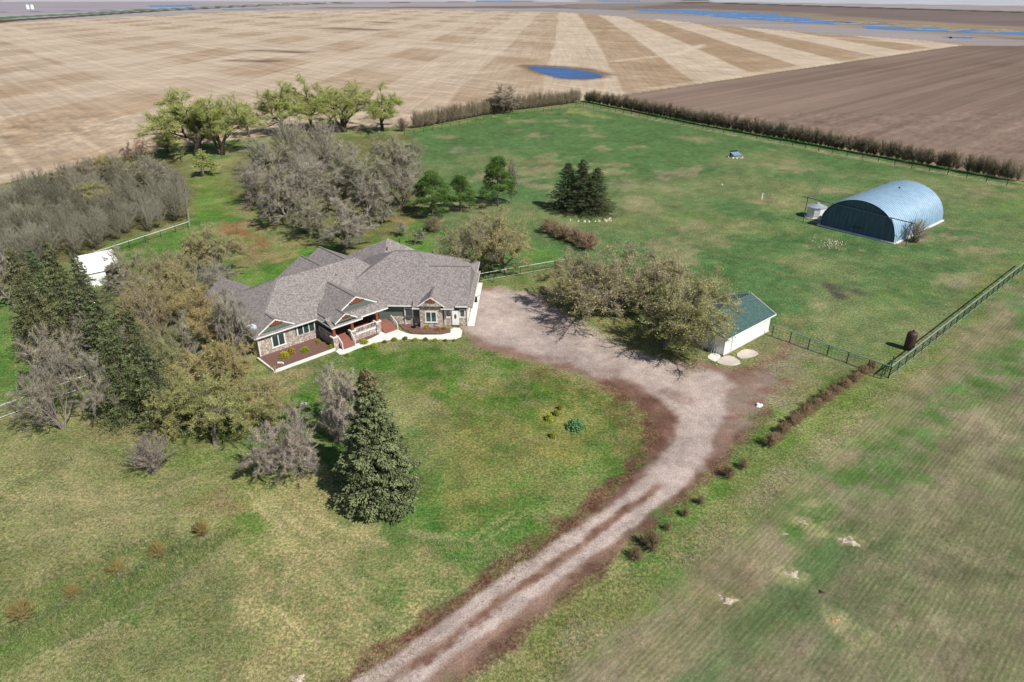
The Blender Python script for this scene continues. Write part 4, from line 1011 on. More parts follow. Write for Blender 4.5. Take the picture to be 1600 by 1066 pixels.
for k, v, bx, by, ty, w, lb, ti in left:
    T(k, v, bx, by, ty, w, lb, name={'ochre': 'budding_tree', 'bare': 'bare_tree', 'vase': 'shrub'}[k], cat='shrub' if k == 'vase' else 'tree', tint=ti)
gs = 'row of spruces left of the house'
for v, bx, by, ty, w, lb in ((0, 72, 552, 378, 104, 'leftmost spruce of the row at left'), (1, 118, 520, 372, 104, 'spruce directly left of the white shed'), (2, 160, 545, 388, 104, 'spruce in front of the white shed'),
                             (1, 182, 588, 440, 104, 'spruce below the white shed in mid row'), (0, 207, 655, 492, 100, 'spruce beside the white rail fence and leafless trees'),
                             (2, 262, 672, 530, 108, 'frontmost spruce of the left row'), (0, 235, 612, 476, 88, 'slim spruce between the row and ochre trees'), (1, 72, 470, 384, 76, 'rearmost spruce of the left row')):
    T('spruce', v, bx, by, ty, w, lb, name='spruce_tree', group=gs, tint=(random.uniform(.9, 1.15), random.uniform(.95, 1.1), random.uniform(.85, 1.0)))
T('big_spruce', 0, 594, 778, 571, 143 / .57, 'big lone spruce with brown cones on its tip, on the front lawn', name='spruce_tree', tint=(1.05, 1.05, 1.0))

# ---- thicket on the far left
def joined(name, mats_src, places, label=None, kind='stuff'):
    """many small plants merged into one mesh"""
    Vs = []; Fs = []; var = []; off = 0
    for (x, y, w, h, me) in places:
        n = len(me.vertices); c = np.empty(n * 3, np.float32); me.vertices.foreach_get('co', c); c = c.reshape(-1, 3)
        a = random.uniform(0, 6.28); ca, sa_ = math.cos(a), math.sin(a)
        c = np.stack([(c[:, 0] * ca - c[:, 1] * sa_) * w + x, (c[:, 0] * sa_ + c[:, 1] * ca) * w + y, c[:, 2] * h], 1)
        m = len(me.polygons); li = np.empty(len(me.loops), np.int32); me.loops.foreach_get('vertex_index', li)
        k = len(li) // m
        Fs.append(li.reshape(-1, k) + off); Vs.append(c); off += n
        if 'var' in me.attributes:
            q = np.empty(n, np.float32); me.attributes['var'].data.foreach_get('value', q)
        else: q = np.zeros(n, np.float32)
        var.append(np.clip(q + random.uniform(-.4, .35), 0, 1))
    me = fast_mesh(name, np.concatenate(Vs), Fs, [mats_src], None, np.concatenate(var))
    return tag(link(name, me), kind=kind)
thk = [twiggy(80 + i, 60, 2600, .10, .0026, narrow=.8) for i in range(3)]
poly = gpts([(-80, 420), (-80, 345), (0, 316), (80, 296), (150, 274), (230, 268), (288, 286), (294, 346), (170, 390), (100, 415), (40, 436)])
pl = []; rr = random.Random(5); tries = 0
while len(pl) < 190 and tries < 20000:
    tries += 1
    bx, by = rr.uniform(-80, 294), rr.uniform(264, 436); X, Y, _ = G(bx, by)
    if sdf(poly, np.array([X]), np.array([Y]))[0] > -0.5: continue
    if any((X - p[0]) ** 2 + (Y - p[1]) ** 2 < 5.5 for p in pl): continue
    pl.append((X, Y, rr.uniform(3.5, 6.5), rr.uniform(3.8, 6.8), thk[len(pl) % 3][1]))
joined('thicket', varmat('thicket_twigs', (0.09, 0.085, 0.055), (0.29, 0.27, 0.20), nscale=.12, tint=False), pl)
for i, (bx, by, ty, w, ti, lb) in enumerate(((205, 300, 250, 60, (1.05, 1.0, .75), 'olive leafless tree in the middle of the thicket'), (150, 330, 282, 60, (1.0, 1.02, .75), 'olive budding tree standing inside the thicket'), (135, 290, 238, 62, (.95, .85, .75), 'brownish leafless tree at the stubble edge of the thicket, left one'), (180, 280, 232, 50, (1, .95, .7), 'yellowish leafless tree at the stubble edge of the thicket'),
     (228, 268, 212, 46, (.95, .72, .62), 'reddish brown leafless tree rising above the thicket top'), (258, 290, 236, 54, (1, .98, .95), 'grey leafless tree at the thicket corner near the willow'),
     (90, 300, 256, 50, (1, .9, .8), 'leafless tree at the thinning left end of the thicket'))):
    T('bare' if i not in (1, 3) else 'ochre', i, bx, by, ty, w, lb, name='bare_tree' if i not in (1, 3) else 'budding_tree', tint=ti)
# ---- hedges: each a row of shrubs
def hedge(name, pts, step, h, w, label, seed):
    rr = random.Random(seed)
    P = [G(a, b)[:2] for a, b in pts]
    o = thing(name, (*P[0], 0), label, 'hedge')
    k = 0
    for (x0, y0), (x1, y1) in zip(P[:-1], P[1:]):
        L_ = math.hypot(x1 - x0, y1 - y0); n = int(L_ / step)
        for i in range(n):
            if rr.random() < 0.03: continue
            t = (i + rr.uniform(-.3, .3)) / n; hh = h * rr.uniform(.8, 1.15)
            c = link('shrub', hk[k % 3][1], o); k += 1
            c.location = (x0 + (x1 - x0) * t - P[0][0] + rr.uniform(-.3, .3), y0 + (y1 - y0) * t - P[0][1] + rr.uniform(-.3, .3), 0)
            c.rotation_euler = (0, 0, rr.uniform(0, 6.28)); c.scale = (w * rr.uniform(.8, 1.2), w * rr.uniform(.8, 1.2), hh)
            s_ = rr.uniform(.55, .85); c.color = (s_ * 1.0, s_ * .95, s_ * .9, 1)
hk = [twiggy(90 + i, 60, 2400, .12, .0042, narrow=.95, nleaf=150, low=.1) for i in range(3)]
hedge('caragana_hedge', [(648, 201), (780, 176), (905, 160)], 0.85, 5.6, 3.2, 'brown leafless hedge between the pasture and the stubble field', 1)
hedge('caragana_hedge', [(917, 159), (1100, 196), (1300, 232), (1596, 285)], 0.8, 5.0, 3.2, 'long dark brown hedge along the ploughed field', 2)
# ---- roadside shrub row
gr = 'low brown shrubs in the row beside the drive'
rowp = [(1362, 578, 15, 18), (1347, 586, 15, 18), (1332, 597, 14, 20), (1317, 607, 16, 22), (1301, 617, 16, 22), (1286, 628, 17, 24), (1271, 639, 17, 24), (1256, 651, 17, 24), (1238, 664, 16, 24), (1222, 676, 15, 20), (1203, 696, 20, 28),
        (1160, 732, 15, 18), (1137, 746, 18, 24), (1095, 787, 13, 16), (1070, 806, 13, 16), (1043, 828, 12, 14), (1020, 858, 28, 36), (994, 874, 18, 24)]
dense = rowp[:11]; extra = []
for (a1, b1, h1, w1), (a2, b2, h2, w2) in zip(dense[:-1], dense[1:]): extra.append(((a1 + a2) / 2 + random.uniform(-2, 2), (b1 + b2) / 2 + random.uniform(-2, 2), (h1 + h2) / 2 * random.uniform(.7, 1.1), (w1 + w2) / 2))
for i, (bx, by, hpx, w) in enumerate(extra):
    T('shrub', i + 1, bx, by, by - hpx * .8, w * 1.15, 'low brown shrub filling a gap in the dense upper part of the roadside row', cat='shrub', name='shrub', group=gr, tint=(.78, .6, .52))
for i, (bx, by, hpx, w) in enumerate(rowp):
    sp = {10: 'larger dark shrub ending the dense part of the roadside row', 16: 'largest brown shrub at the near end of the roadside row', 17: 'nearest small brown shrub of the roadside row', 0: 'low brown shrub of the row nearest the fence corner'}.get(i)
    ORD = ['', 'second', 'third', 'fourth', 'fifth', 'sixth', 'seventh', 'eighth', 'ninth', 'tenth']
    if not sp: sp = f'{ORD[i]} low brown shrub from the fence corner in the roadside row' if i < 10 else f"{['first', 'second', 'third', 'fourth', 'fifth'][i - 11]} small separate shrub beyond the dense roadside row"
    if False: sp = ''
    T('shrub', i, bx, by, by - hpx, w * (1.35 if i < 10 else 1.2), sp, cat='shrub', name='shrub', group=gr, tint=(.72, .55, .45))
for i, (bx, by, hpx, w, lb) in enumerate(((37, 968, 34, 44, 'largest yellow tinted shrub in the ditch, nearest the left corner'), (115, 930, 20, 26, 'small orange tinted ditch shrub, second from the left'), (184, 895, 22, 30, 'orange tinted ditch shrub, third from the left'), (249, 868, 26, 28, 'upright yellow ditch shrub, fourth from the left'), (318, 836, 28, 28, 'brown and yellow ditch shrub at the upper end of the ditch'))):
    T('shrub', i, bx, by, by - hpx * .85, w * 1.1, lb, cat='shrub', name='shrub', group='shrubs along the ditch', tint=(1.0, .88, .45))
# small evergreens in the island bed
for i, (bx, by, w, h, ti, lb) in enumerate(((858, 656, 11, .7, (1.1, 1.1, .5), 'small golden green ball shrub on the left of the lawn bed'), (869, 648, 9, .6, (.8, .8, .5), 'small dark ball shrub above the golden one in the lawn bed'),
      (875, 639, 7, .5, (.7, .6, .4), 'smallest brown ball shrub at the top of the lawn bed'), (864, 683, 10, .6, (.8, .75, .4), 'round olive shrub at the bottom of the lawn bed'), (900, 668, 26, .9, (.45, .75, 1.1), 'spreading blue green juniper in the lawn bed'))):
    T('cushion', i, 0, 0, 0, width_at(bx, by, w) * 1.2, lb, cat='shrub', name='juniper' if i == 4 else 'ball_shrub', loc=G(bx, by)[:2], h=h * 1.2, tint=ti)

# ------------------------------------------------------------------ the house
FL = Fr(-30.71, 72.42, 43.5)          # left wing: x along its front eave, y inwards
FR = Fr(-17.3, 82.35, -2.0)           # right wing: x along its front eave, y inwards
PITCHR = 0.55
def roof_solid(mb, fr, axis, s0, s1, c, half, ze, zr, h0=0.0, h1=0.0):
    """hip or gable roof volume; ridge along the frame's x ('x') or y ('y') from s0 to s1"""
    P = (lambda s, t, z: fr.p(s, t, z)) if axis == 'x' else (lambda s, t, z: fr.p(t, s, z))
    e = [P(s0, c - half, ze), P(s1, c - half, ze), P(s1, c + half, ze), P(s0, c + half, ze)]
    r0, r1 = P(s0 + h0, c, zr), P(s1 - h1, c, zr)
    i = len(mb.v); 
    if axis == 'y': e = [e[0], e[3], e[2], e[1]]; 
    if axis == 'x':
        mb.v += e + [r0, r1]
        mb.f += [(i + 3, i + 2, i + 1, i), (i, i + 1, i + 5, i + 4), (i + 1, i + 2, i + 5), (i + 2, i + 3, i + 4, i + 5), (i + 3, i, i + 4)]
    else:
        mb.v += e + [r0, r1]   # e: (s0,-),(s0,+),(s1,+),(s1,-)
        mb.f += [(i + 3, i + 2, i + 1, i), (i, i + 1, i + 4), (i + 1, i + 2, i + 5, i + 4), (i + 2, i + 3, i + 5), (i + 3, i, i + 4, i + 5)]
house = thing('house', (-19, 84, 0), 'stone and sage bungalow with angled grey shingle roof and cedar trimmed gables', 'house')
# roofs
rf = MB()
roof_solid(rf, FL, 'x', 0, 23.5, 7.0, 7.0, 3.0, 6.87, 7.0, 5.0)
roof_solid(rf, FR, 'x', -8.0, 11.75, 8.4, 8.4, 2.995, 7.62, 8.6, 7.9)
roof_solid(rf, FR, 'x', 4.0, 11.45, 6.0, 6.0, 3.006, 6.32)
roof_solid(rf, FL, 'y', 5.0, 14.9, 14.5, 5.3, 3.01, 6.0)
roof_solid(rf, FL, 'y', 6.0, 16.4, 18.3, 5.3, 3.02, 6.05)
roof_solid(rf, FL, 'x', 20.4, 32.0, 10.0, 5.9, 3.5, 7.0, 5.7, 5.7)
roof_solid(rf, FL, 'y', 9.0, 16.5, 3.4, 3.4, 3.015, 5.2)
roof_solid(rf, FL, 'y', -2.4, 8.0, 12.75, 4.5, 3.012, 5.5)           # big front gable over the porch
roof_solid(rf, FL, 'y', -3.75, 2.0, 10.3, 1.55, 3.45, 4.36)          # small porch gable
roof_solid(rf, FL, 'y', 0.25, 5.0, 3.0, 2.3, 3.28, 4.58)             # left wing gable
roof_solid(rf, FR, 'y', -0.95, 5.0, 6.75, 1.75, 3.35, 4.62)          # right wing gable
def slab(fr, x0, x1, y0, z0, y1, z1, t=0.16):
    """sloping slab from (y0,z0) up to (y1,z1)"""
    rf.prism([fr.p(x0, y0, z0 - t), fr.p(x1, y0, z0 - t), fr.p(x1, y1, z1 - t), fr.p(x0, y1, z1 - t)], [fr.p(x0, y0, z0), fr.p(x1, y0, z0), fr.p(x1, y1, z1), fr.p(x0, y1, z1)])
slab(FL, 8.27, 16.7, -3.35, 3.04, -2.1, 3.73)
slab(FL, 8.2, 12.6, -3.75, 2.98, -3.3, 3.23)
slab(FR, 4.25, 5.2, -0.85, 3.0, 0.4, 3.62); slab(FR, 8.0, 9.75, -0.85, 3.0, 0.4, 3.62)
slab(FL, 0.7, 5.3, 0.0, 3.02, 0.62, 3.36)
# side pent roof above the garage doors
rf.prism([FR.p(11.2, 0.4, 2.86), FR.p(12.05, 0.4, 2.5), FR.p(12.05, 13.6, 2.5), FR.p(11.2, 13.6, 2.86)], [FR.p(11.2, 0.4, 3.0), FR.p(12.05, 0.4, 2.64), FR.p(12.05, 13.6, 2.64), FR.p(11.2, 13.6, 3.02)])
roof = rf.build('roof', M['shingle'], house)
# ridge caps
def cap(pts):
    mb = MB()
    for a, b in zip(pts[:-1], pts[1:]): mb.beam(Vector(a) + Vector((0, 0, .01)), Vector(b) + Vector((0, 0, .01)), .26, .06)
    mb.build('ridge_cap', M['ridge'], roof)
M['ridge'] = plain('ridge_shingle', (0.20, 0.175, 0.165), .95, .2, 4)
cap([FL.p(0, 0, 3.02), FL.p(7, 7, 6.87), FL.p(18.5, 7, 6.87)]); cap([FL.p(7, 7, 6.87), FL.p(0, 14, 3.02)])
cap([FR.p(0.6, 8.4, 7.62), FR.p(3.85, 8.4, 7.62), FR.p(11.75, 16.8, 3.0)]); cap([FR.p(3.85, 8.4, 7.62), FR.p(5.55, 6.3, 6.4)])
cap([FR.p(5.7, 6.0, 6.32), FR.p(11.4, 6.0, 6.32)]); cap([FL.p(12.75, -2.4, 5.5), FL.p(12.75, 4.4, 5.5)]); cap([FL.p(10.3, -3.75, 4.36), FL.p(10.3, -1.6, 4.36)])
cap([FL.p(14.5, 9, 6.0), FL.p(14.5, 14.9, 6.0)]); cap([FL.p(18.3, 8.5, 6.05), FL.p(18.3, 16.4, 6.05)]); cap([FL.p(3.0, 0.25, 4.58), FL.p(3.0, 2.8, 4.58)]); cap([FR.p(6.75, -.95, 4.62), FR.p(6.75, 2.8, 4.62)])
# fascia and rakes
def fascia(pts, h=0.14, t=0.05, name='fascia'):
    mb = MB()
    for a, b in zip(pts[:-1], pts[1:]): mb.beam(Vector(a) - Vector((0, 0, h / 2 - .03)), Vector(b) - Vector((0, 0, h / 2 - .03)), t, h)
    return mb.build(name, M['white_trim'], house)
e = 0.03
fascia([FL.p(-e, 14, 3), FL.p(-e, -e, 3), FL.p(8.2, -e, 3)], .16); fascia([FL.p(8.24, -e, 3.0), FL.p(8.2, -3.78, 3.0), FL.p(12.62, -3.78, 3.0), FL.p(12.62, -3.38, 3.05), FL.p(16.75, -3.38, 3.05)], .17)
fascia([FR.p(0.8, -e, 3), FR.p(4.24, -e, 3)], .17); fascia([FR.p(4.24, -.88, 3), FR.p(5.2, -.88, 3)], .14); fascia([FR.p(8.0, -.88, 3), FR.p(9.76, -.88, 3)], .14); fascia([FR.p(9.8, -e, 3), FR.p(11.47, -e, 3)], .17)
mbr = MB(); mbr.beam(FR.p(11.47, -.02, 2.95), FR.p(11.47, 6, 6.28), .04, .14); mbr.beam(FR.p(11.47, 11.6, 3.2), FR.p(11.47, 6, 6.28), .04, .14); mbr.build('rake_board', M['fence_wood'], house)
fascia([FR.p(12.08, 0.35, 2.64), FR.p(12.08, 13.65, 2.64)], .16); fascia([FR.p(11.78, 12.4, 3.0), FR.p(11.78, 16.8, 3.0)], .2)
def rakes(fr, c, half, y, ze, zr, t=.06):
    fascia([fr.p(c - half - .05, y - .04, ze), fr.p(c, y - .04, zr + .02), fr.p(c + half + .05, y - .04, ze)], .15, t, 'rake_board')
rakes(FL, 12.75, 2.9, -2.4, 3.9, 5.5); rakes(FL, 10.3, 1.55, -3.75, 3.45, 4.36); rakes(FL, 3.0, 2.3, .25, 3.28, 4.58); rakes(FR, 6.75, 1.75, -.95, 3.35, 4.62)

# gable faces: siding triangle proud of the roof volume end, cedar bracket in the peak
def gable_face(fr, c, half, y, ze, zr, mat):
    mb = MB(); mb.prism([fr.p(c - half * .93, y - .002, ze + .02), fr.p(c + half * .93, y - .002, ze + .02), fr.p(c, y - .002, zr - .06)], [fr.p(c - half * .93, y - .03, ze + .02), fr.p(c + half * .93, y - .03, ze + .02), fr.p(c, y - .03, zr - .06)])
    mb.build('gable_wall', M[mat], house)
    k = 0.40; zb = zr - (zr - ze) * k; hb = half * k
    mb = MB()
    y2 = y - .14
    mb.beam(fr.p(c - hb * .92, y2, zb), fr.p(c + hb * .92, y2, zb), .12, .14)
    for q in (-.62, -.31, 0, .31, .62): mb.beam(fr.p(c + hb * q, y2 + .02, zb), fr.p(c + hb * q, y2 + .02, zb + (zr - .1 - zb) * (1 - abs(q))), .09, .09)
    mb.prism([fr.p(c - hb * .9, y2 + .05, zb), fr.p(c + hb * .9, y2 + .05, zb), fr.p(c, y2 + .05, zr - .16)], [fr.p(c - hb * .9, y2 + .08, zb), fr.p(c + hb * .9, y2 + .08, zb), fr.p(c, y2 + .08, zr - .16)])
    mb.build('gable_bracket', M['cedar'], house)
gable_face(FL, 12.75, 2.9, -2.4, 3.9, 5.5, 'siding'); gable_face(FL, 10.3, 1.55, -3.75, 3.45, 4.36, 'siding'); gable_face(FL, 3.0, 2.3, .25, 3.28, 4.58, 'siding'); gable_face(FR, 6.75, 1.75, -.95, 3.35, 4.62, 'stone')
# walls
MB().box(FL, 0.6, 22, 0.6, 13.4, 0, 2.985).build('wall', M['siding'], house)
MB().box(FR, -3.0, 11.2, 0.6, 16.2, 0, 2.98).build('wall', M['siding'], house)
MB().box(FL, 9.6, 19.4, 12.8, 14.4, 0, 3.0).build('wall', M['siding'], house); MB().box(FL, 13.4, 23.2, 13.0, 15.9, 0, 2.97).build('wall', M['siding'], house)
MB().box(FL, 21.5, 31.0, 5.0, 15.0, 0, 3.45).build('wall', M['siding'], house); MB().box(FL, .7, 6.2, 12, 16.0, 0, 2.96).build('wall', M['siding'], house)
st = MB(); st.box(FL, 0.55, 5.4, 0.50, 0.62, 0, 2.6); st.box(FL, 5.4, 8.6, 0.50, 0.62, 0, 1.35); st.box(FL, .48, .60, .5, 2.2, 0, 2.55)
st.build('stone_wall', M['stone'], house)
st = MB(); st.box(FR, 5.15, 8.1, -0.55, 0.62, 0, 3.45); st.box(FR, 8.3, 11.26, 0.46, 0.62, 0, 1.15); st.box(FR, 1.2, 4.9, 0.48, 0.62, 0, 1.15); st.box(FR, 11.18, 11.3, .46, 1.2, 0, 1.15)
st.build('stone_wall', M['stone'], house)
def window(fr, x0, x1, z0, z1, y, n=2, parent=house, side=-1, sill=True):
    f = MB(); t = .11
    f.box(fr, x0 - t, x1 + t, y - .06, y, z0 - t, z0); f.box(fr, x0 - t, x1 + t, y - .06, y, z1, z1 + t)
    for i in range(n + 1):
        xx = x0 + (x1 - x0) * i / n
        f.box(fr, xx - t / 2 - (t / 2 if i == 0 else 0), xx + t / 2 + (t / 2 if i == n else 0), y - .062, y, z0, z1)
    if sill: f.box(fr, x0 - .2, x1 + .2, y - .10, y - .062, z0 - t - .05, z0 - t + .04)
    w = f.build('window', M['white_trim'], parent)
    for i in range(n):
        a, b = x0 + (x1 - x0) * i / n + t / 2, x0 + (x1 - x0) * (i + 1) / n - t / 2
        MB().box(fr, a, b, y - .03, y - .01, z0, z1).build('pane', M['glass'], w)
    return w
window(FL, 2.3, 3.9, 0.95, 2.35, .50); window(FL, 5.75, 8.1, 1.15, 2.5, .6, 3)
window(FR, 5.95, 7.35, 1.0, 2.35, -.55); window(FR, 8.5, 9.15, 1.25, 2.2, .6, 1); window(FR, 10.35, 11.0, 1.25, 2.2, .6, 1); window(FR, 3.0, 4.0, 1.3, 2.3, .6, 1)
# left side wall window, seen edge-on, and vent
window(Fr(*FL.p(.6, 6, 0)[:2], 43.5 - 90), -1.0, .3, .5, 1.3, 0, 1, sill=False)
# doors
dr = MB().box(FR, 9.3, 10.2, .36, .45, .1, 2.2).build('door', M['white'], house)
mb = MB(); mb.prism([FR.p(9.75 + .17 * math.cos(k * .628), .345, 1.35 + .36 * math.sin(k * .628)) for k in range(10)], [FR.p(9.75 + .17 * math.cos(k * .628), .358, 1.35 + .36 * math.sin(k * .628)) for k in range(10)]); mb.build('oval_pane', M['glass'], dr)
MB().box(FR, 9.25, 10.25, .1, .36, 0, .1).build('door_step', M['black'], house)
d2 = MB().box(FL, 12.1, 13.1, .45, .58, .92, 2.95).build('front_door', M['cedar'], house)
for i, y0 in enumerate((1.2, 5.3, 9.4)):
    g_ = MB(); g_.box(FR, 11.2, 11.26, y0, y0 + 3.4, 0.02, 2.3); g_.build('garage_door', M['white_trim'], house)
# corner boards and downspouts
mb = MB(); mb.box(FL, .5, .62, .42, .52, 0, 2.95); mb.build('downspout', M['white_trim'], house)
MB().box(FR, 3.05 - .08, 3.05 + .04, .36, .46, 0, 2.9).build('downspout', M['white_trim'], house)
MB().box(FR, 8.26, 8.36, .36, .45, 0, 3.0).build('downspout', M['white_trim'], house)
MB().box(FR, 11.28, 11.4, .38, .5, 0, 2.9).build('downspout', M['white_trim'], house)
# porch: deck, columns, stone skirt, railings, steps
FLz = FL
dk = MB(); dk.box(FL, 8.65, 16.6, -3.3, 0.55, 0.80, 0.92); dk.build('porch_deck', M['deck'], house)
sk = MB(); sk.box(FL, 8.6, 8.75, -3.2, .55, 0, .8); sk.box(FL, 11.3, 14.7, -3.45, -3.25, 0, .82); sk.build('stone_wall', M['stone'], house)
MB().box(FL, 11.2, 14.8, -3.5, -3.2, .82, .90).build('wall_cap', M['white_trim'], house)
for a, b in ((8.55, -3.45), (11.15, -3.45), (14.95, -3.3)):
    c = MB(); c.box(FL, a - .33, a + .33, b - .33, b + .33, 0, 1.62); c = c.build('column', M['stone'], house)
    MB().box(FL, a - .41, a + .41, b - .41, b + .41, 1.62, 1.74).build('column_cap', M['white_trim'], c)
    q = MB(); q.prism([FL.p(a - .2, b - .2, 1.74), FL.p(a + .2, b - .2, 1.74), FL.p(a + .2, b + .2, 1.74), FL.p(a - .2, b + .2, 1.74)], [FL.p(a - .13, b - .13, 2.95), FL.p(a + .13, b - .13, 2.95), FL.p(a + .13, b + .13, 2.95), FL.p(a - .13, b + .13, 2.95)])
    q.box(FL, a - .3, a + .3, b - .09, b + .09, 2.7, 2.86); q.build('post', M['cedar'], c)
def railing(fr, p, q, z0a, z0b, h=0.85, n=14):
    r = MB(); P0 = Vector(fr.p(p[0], p[1], z0a)); P1 = Vector(fr.p(q[0], q[1], z0b)); up = Vector((0, 0, 1))
    r.beam(P0 + up * h, P1 + up * h, .08, .07); r.beam(P0 + up * .1, P1 + up * .1, .05)
    o = r.build('railing', M['white_trim'], house)
    for k in range(n + 1):
        c = P0.lerp(P1, k / n); w = .09 if k in (0, n, n // 2) else .04
        MB().beam(c + up * (.02), c + up * h, w).build('baluster', M['white_trim'], o)
railing(FL, (11.5, -3.35), (14.6, -3.35), .9, .9, .8, 14)
railing(FL, (8.62, -3.1), (8.62, .4), .92, .92, .85, 14)
railing(FL, (8.95, -3.8), (8.95, -4.6), .75, .1, .85, 3); railing(FL, (10.75, -3.8), (10.75, -4.6), .75, .1, .85, 3)
for i in range(4): MB().box(FL, 9.0, 10.7, -3.25 - .34 * (i + 1), -3.25 - .34 * i + (.0 if i else 0), 0, .80 - .2 * i).build('step', M['deck'], house)
sf = Fr(*FL.p(15.35, -3.05)[:2], 43.5)
for i in range(4): MB().box(sf, 0, 1.9, -.36 * (i + 1), -.36 * i + (1.2 if i == 0 else 0), 0, .80 - .2 * i).build('step', M['deck'], house)
railing(sf, (1.95, 0), (1.95, -1.4), .8, .1, .85, 4)
# raised bed in front of the left wing, mulch beds
bed = thing('flower_bed', (*FL.p(4, -2)[:2], 0), 'raised bark mulch bed with white kerb below the stone wall', 'flower bed')
kb = MB(); kb.box(FL, .05, .25, -4.0, .45, 0, .34); kb.box(FL, .25, 8.2, -4.0, -3.8, 0, .34); kb.build('kerb', M['white_trim'], bed)
MB().box(FL, .25, 8.2, -3.8, .5, 0, .27).build('mulch', M['mulch'], bed)
def mulch_patch(pts, label):
    mb = MB(); P = gp(*pts); mb.prism([(a, b, 0) for a, b in P], [(a, b, .08) for a, b in P]); tag(mb.build('flower_bed', M['mulch']), label, 'flower bed')
mulch_patch([(618, 503), (631, 516), (645, 521), (703, 523), (703, 514), (694, 513), (664, 512), (655, 503)], 'narrow bark mulch bed below the right wing stone bay')
mulch_patch([(560, 543), (552, 534), (590, 520), (601, 527)], 'small bark mulch bed below the white porch railing')
walk = rounded(gp((533, 557), (522, 548), (551, 541), (590, 526), (597, 517), (611, 511), (628, 519), (645, 524.5), (703, 524), (705, 513), (723, 514), (720, 531), (680, 531), (640, 530), (600, 532), (560, 544)), 1)
mb = MB(); mb.prism([(a, b, 0) for a, b in walk], [(a, b, .10) for a, b in walk]); tag(mb.build('pavement', M['concrete']), kind='structure')
ap = [FR.p(11.35, .2, 0)[:2], FR.p(12.25, .2, 0)[:2], FR.p(12.25, 15.4, 0)[:2], FR.p(11.35, 15.4, 0)[:2]]
mb = MB(); mb.prism([(a, b, 0) for a, b in ap], [(a, b, .07) for a, b in ap]); tag(mb.build('garage_apron', M['concrete']), kind='structure')
# plants in and along the beds
for i, (a, b, s_, ti, lb) in enumerate(((2.6, -1.7, .9, (1.2, 1.0, .45), 'bright yellow shrub in the raised mulch bed'), (3.7, -1.2, .8, (1.0, .7, .45), 'brown twiggy plant in the middle of the raised mulch bed'), (5.2, -2.0, .75, (.8, .9, .35), 'flat green cushion plant in the raised mulch bed'),
        (7.6, -.9, .5, (.7, .6, .3), 'small brown plant near the porch side railing in the raised bed'), (8.0, -3.3, .5, (.7, .8, .35), 'small green plant beside the left porch column'))):
    x, y, _ = FL.p(a, b); o = T('cushion', i, 0, 0, 0, s_ * 1.5, lb, cat='plant', name='garden_plant', loc=(x, y), h=s_, tint=ti); o.location.z = .25
for i, (bx, by, w, ti, lb) in enumerate(((569, 537, 13, (.9, .95, .4), 'round green shrub below the white porch railing'), (571, 545, 6, (.5, .5, .4), 'dark cushion plant at the lower end of the sidewalk edge'), (585, 541, 10, (.9, 1.0, .3), 'bright green cushion plant on the sidewalk edge'), (601, 535, 7, (.5, .5, .4), 'dark cushion plant below the sidewalk bend'),
        (616, 532, 9, (.9, .8, .4), 'olive cushion plant near the sidewalk bend'), (633, 530, 8, (.5, .55, .4), 'dark green cushion plant midway along the sidewalk edge'), (649, 532, 8, (.8, .9, .4), 'light green cushion plant midway along the sidewalk edge'), (665, 531, 7, (.45, .5, .35), 'darkest cushion plant along the sidewalk edge'),
        (680, 533, 8, (.8, .9, .4), 'light cushion plant below the stone bay'), (696, 533, 6, (.5, .4, .3), 'brown cushion plant near the end of the sidewalk edge'), (710, 533, 6, (.7, .7, .4), 'last cushion plant beside the sidewalk end'), (543, 556, 8, (.6, .8, .3), 'green tuft at the corner of the sidewalk'),
        (668, 512, 12, (1.0, .75, .4), 'tan ornamental grass in front of the stone bay'), (684, 516, 10, (.9, .45, .35), 'reddish twiggy plant in front of the stone bay'), (693, 515, 8, (.9, .5, .4), 'reddish twiggy plant beside the white side door'))):
    ww = width_at(bx, by, w); T('cushion', i, 0, 0, 0, ww * 1.2, lb, cat='plant', name='garden_plant', loc=G(bx, by)[:2], h=ww * .6, tint=ti)
# satellite dish on the roof corner
X, Y, Z = FL.p(.45, 1.3, 3.3)
dish = thing('satellite_dish', (X, Y, Z), 'pale blue grey satellite dish on the left roof corner', 'satellite dish')
mb = MB(); ring = 16; ax = Vector((.35, -.55, .78)).normalized(); a = ax.cross(Vector((0, 0, 1))).normalized(); b = a.cross(ax); c0 = Vector((X, Y, Z + .65))
prev = [c0 - ax * .12] 
rings = []
for r_, dpt in ((.001, -.13), (.25, -.10), (.45, -.03), (.58, .05)): rings.append([c0 + ax * dpt + (a * math.cos(6.283 * k / ring) + b * math.sin(6.283 * k / ring) * .85) * r_ for k in range(ring)])
for q in range(3):
    for k in range(ring): mb.poly([rings[q][k], rings[q][(k + 1) % ring], rings[q + 1][(k + 1) % ring], rings[q + 1][k]])
    for k in range(ring): mb.poly([rings[q + 1][k] - ax * .02, rings[q + 1][(k + 1) % ring] - ax * .02, rings[q][(k + 1) % ring] - ax * .02, rings[q][k] - ax * .02])
mb.build('dish', plain('dish_paint', (.50, .60, .66), .4, .05), dish, smooth=True)
mb = MB(); mb.tube((X, Y, Z - .3), c0 - ax * .14, .035); mb.tube(c0 - b * .5 + ax * .03, c0 + ax * .55, .015); mb.tube(c0 + ax * .5, c0 + ax * .6, .05); mb.build('mast', M['black'], dish)
# roof vents
for i, (fr, x_, y_, z_) in enumerate(((FL, 24.8, 8.2, 6.1), (FL, 27.6, 9.0, 6.5), (FR, 5.5, 11, 6.3))):
    X, Y, Z = fr.p(x_, y_, z_); mb = MB(); mb.tube((X, Y, Z - .5), (X, Y, Z + .35), .07); mb.build('vent_pipe', M['black'], house)
